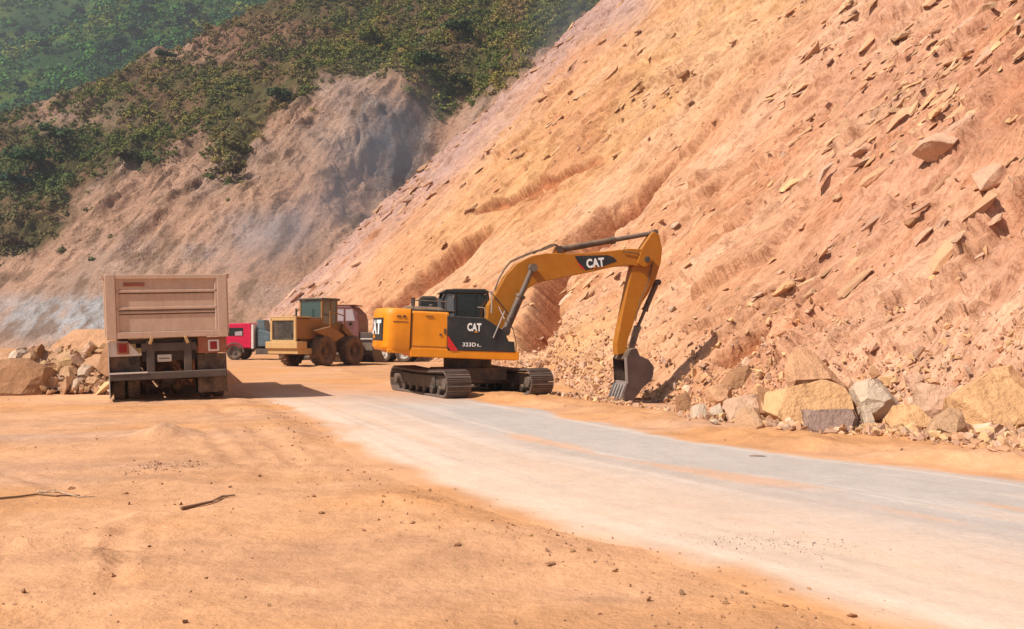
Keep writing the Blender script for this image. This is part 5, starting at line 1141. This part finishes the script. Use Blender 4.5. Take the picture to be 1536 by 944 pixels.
# ------------------------------------------------------------------ crimson truck
RD = Vector((-15.2, 56, 0)); rt = empty('crimson_truck', RD, rad(180), 'crimson cab truck with blue grey machinery on its back, far behind beside the loader', 'truck')
MB().prism([(.95, .75), (2.62, .75), (2.66, 1.35), (2.52, 2.12), (2.3, 2.28), (1.1, 2.3), (.95, 2.15)], -1.1, 1.1).build('cab', M['magenta'], rt, bevel=.06, seg=3)
for sy in (-1, 1):
    MB().prism([(1.45, 1.5), (2.42, 1.5), (2.36, 2.0), (1.45, 2.0)], sy * 1.105 - .008, sy * 1.105 + .008).build('side_window', M['glass'], rt)
    MB().prism([(1.5, 1.52), (1.95, 1.52), (1.95, 1.75), (1.5, 1.8)], sy * 1.12 - .008, sy * 1.12 + .008).build('painted_reflection', M['pglass'], rt)  # pale sheet painted as a reflection on the side window
MB().prism([(2.62, 1.4), (2.50, 2.08), (2.54, 2.08), (2.66, 1.4)], -.95, .95).build('windscreen', M['glass'], rt); MB().bx(.80, .94, -1.12, 1.12, .7, 2.2).build('cab_pillar', M['white'], rt, bevel=.02)
MB().bx(2.5, 2.75, -1.15, 1.15, .45, .78).build('bumper', M['pglass'], rt, bevel=.03)
for sy in (-1, 1): 
    mb = MB(); arc = [(2.0 + .62 * math.cos(rad(a)), .48 + .62 * math.sin(rad(a))) for a in range(0, 181, 15)] + [(2.0 + .54 * math.cos(rad(a)), .48 + .54 * math.sin(rad(a))) for a in range(180, -1, -15)]; mb.prism(arc, sy * 1.0 - .16, sy * 1.0 + .16); mb.build('wheel_arch', M['steel'], rt)
for xx in (2.0, -1.2, -2.4):
    for yy in (-1, 1): wheel(rt, (xx, yy * .98, .47), .47, .28, (0, 1, 0), M['rubber'], M['steel'], 20)
MB().bx(-3.2, 2.4, -.5, .5, .6, .85).bx(-1.6, .7, -1.05, 1.05, .35, .7).build('chassis', M['tipd'], rt, bevel=.02)
mb = MB(); mb.prism([(.70, .85), (.72, 2.5), (.3, 2.5), (.2, 1.9), (-.5, 1.3), (-.9, 1.15), (-.9, .85)], -.6, .6); mb.prism([(.6, .85), (.62, 1.9), (-.7, 1.55), (-.9, .85)], -.95, .95); mb.cyl((.0, -.97, 1.3), (0, .97, 1.3), .2); mb.build('machinery', M['blueg'], rt, bevel=.03)
MB().bx(-3.2, -.95, -1.1, 1.1, .9, 1.05).build('load_bed', M['tipd'], rt, bevel=.02)

# ------------------------------------------------------------------ maroon truck behind the loader
MR = Vector((-8.75, 51.5, 0)); mt = empty('maroon_truck', MR, rad(176), 'maroon truck with a row of pale windows, mostly hidden between the loader and the excavator', 'truck')
MB().prism([(-.15, .95), (2.3, .95), (2.3, 3.1), (2.1, 3.2), (.4, 3.2), (-.05, 2.75), (-.15, 2.3)], -1.15, 1.15).build('body', M['maroon'], mt, bevel=.05, seg=3)
MB().box((1.2, 0, 3.26), (2.1, 2.1, .06)).build('roof', M['mudred'], mt, bevel=.02)
for sy in (-1, 1):
    for (a, b) in ((.08, .62), (.74, 1.28), (1.40, 1.94)): MB().prism([(a, 2.35), (b, 2.35), (b, 3.0), (a + (.15 if a < .2 else 0), 3.0)], sy * 1.155 - .006, sy * 1.155 + .006).build('window', M['pglass'], mt, bevel=.004)
    MB().bx(-3.0, 2.2, sy * 1.17 - .01, sy * 1.17 + .01, 1.30, 1.36).build('side_stripe', M['white'], mt)
MB().bx(-3.3, 2.2, -.5, .5, .6, .95).bx(-3.4, -.2, -1.1, 1.1, .98, 1.7).build('load_bed', M['tipd'], mt, bevel=.03)
for xx in (1.4, -.25, -1.5, -2.7):
    for yy in (-1, 1): wheel(mt, (xx, yy * 1.0, .48), .48, .28, (0, 1, 0), M['rubber'], M['plate'], 20)

# ------------------------------------------------------------------ air: haze box and drifting dust
def vol_mat(name, colr, dens, noise=False, emission=0):
    m = bpy.data.materials.new(name); m.use_nodes = True; t = m.node_tree
    for n_ in list(t.nodes):
        if n_.type != 'OUTPUT_MATERIAL': t.nodes.remove(n_)
    out = [n_ for n_ in t.nodes if n_.type == 'OUTPUT_MATERIAL'][0]
    v = nd(t, "ShaderNodeVolumePrincipled"); v.inputs["Color"].default_value = (*colr, 1); v.inputs["Density"].default_value = dens; v.inputs["Anisotropy"].default_value = 0.2
    t.links.new(v.outputs[0], out.inputs["Volume"])
    if noise:
        tc = nd(t, "ShaderNodeTexCoord").outputs["Object"]
        ln = nd(t, "ShaderNodeVectorMath", operation='LENGTH'); t.links.new(tc, ln.inputs[0])
        fall = nd(t, "ShaderNodeMapRange"); fall.interpolation_type = 'SMOOTHSTEP'; fall.inputs[1].default_value = 1.0; fall.inputs[2].default_value = .15; fall.inputs[3].default_value = 0; fall.inputs[4].default_value = 1
        t.links.new(ln.outputs["Value"], fall.inputs[0])
        n1 = noise_node(t, tc, 1.6, 4, .6); k = nd(t, "ShaderNodeMapRange"); k.inputs[1].default_value = .35; k.inputs[2].default_value = .7; t.links.new(n1, k.inputs[0])
        t.links.new(mth(t, 'MULTIPLY', mth(t, 'MULTIPLY', fall.outputs[0], k.outputs[0]), dens), v.inputs["Density"])
    else:
        m.cycles.homogeneous_volume = True
    return m
hz = MB().bx(-460, 300, -30, 840, -14, 560).build('haze', vol_mat('haze', (0.80, 0.86, 0.96), 0.00045)); tag(hz, kind='stuff')

def dust(centre, scale, colr, dens, rz, lb):
    bm = bmesh.new(); bmesh.ops.create_icosphere(bm, subdivisions=3, radius=1.0); me = bpy.data.meshes.new('dust_cloud'); bm.to_mesh(me); bm.free()
    me.materials.append(vol_mat('dust', colr, dens, noise=True)); o = bpy.data.objects.new('dust_cloud', me); col.objects.link(o); o.location = centre; o.scale = scale; o.rotation_euler = (0, rz, 0)
    tag(o, kind='stuff')
dust(P(560, 240, 118), (13, 12, 17), (0.60, 0.63, 0.74), 0.06, rad(25), '')
dust(P(430, 365, 112), (17, 12, 9), (0.74, 0.70, 0.82), 0.07, rad(-20), '')
dust(P(860, 40, 125), (12, 10, 9), (0.52, 0.54, 0.62), 0.07, rad(-30), '')
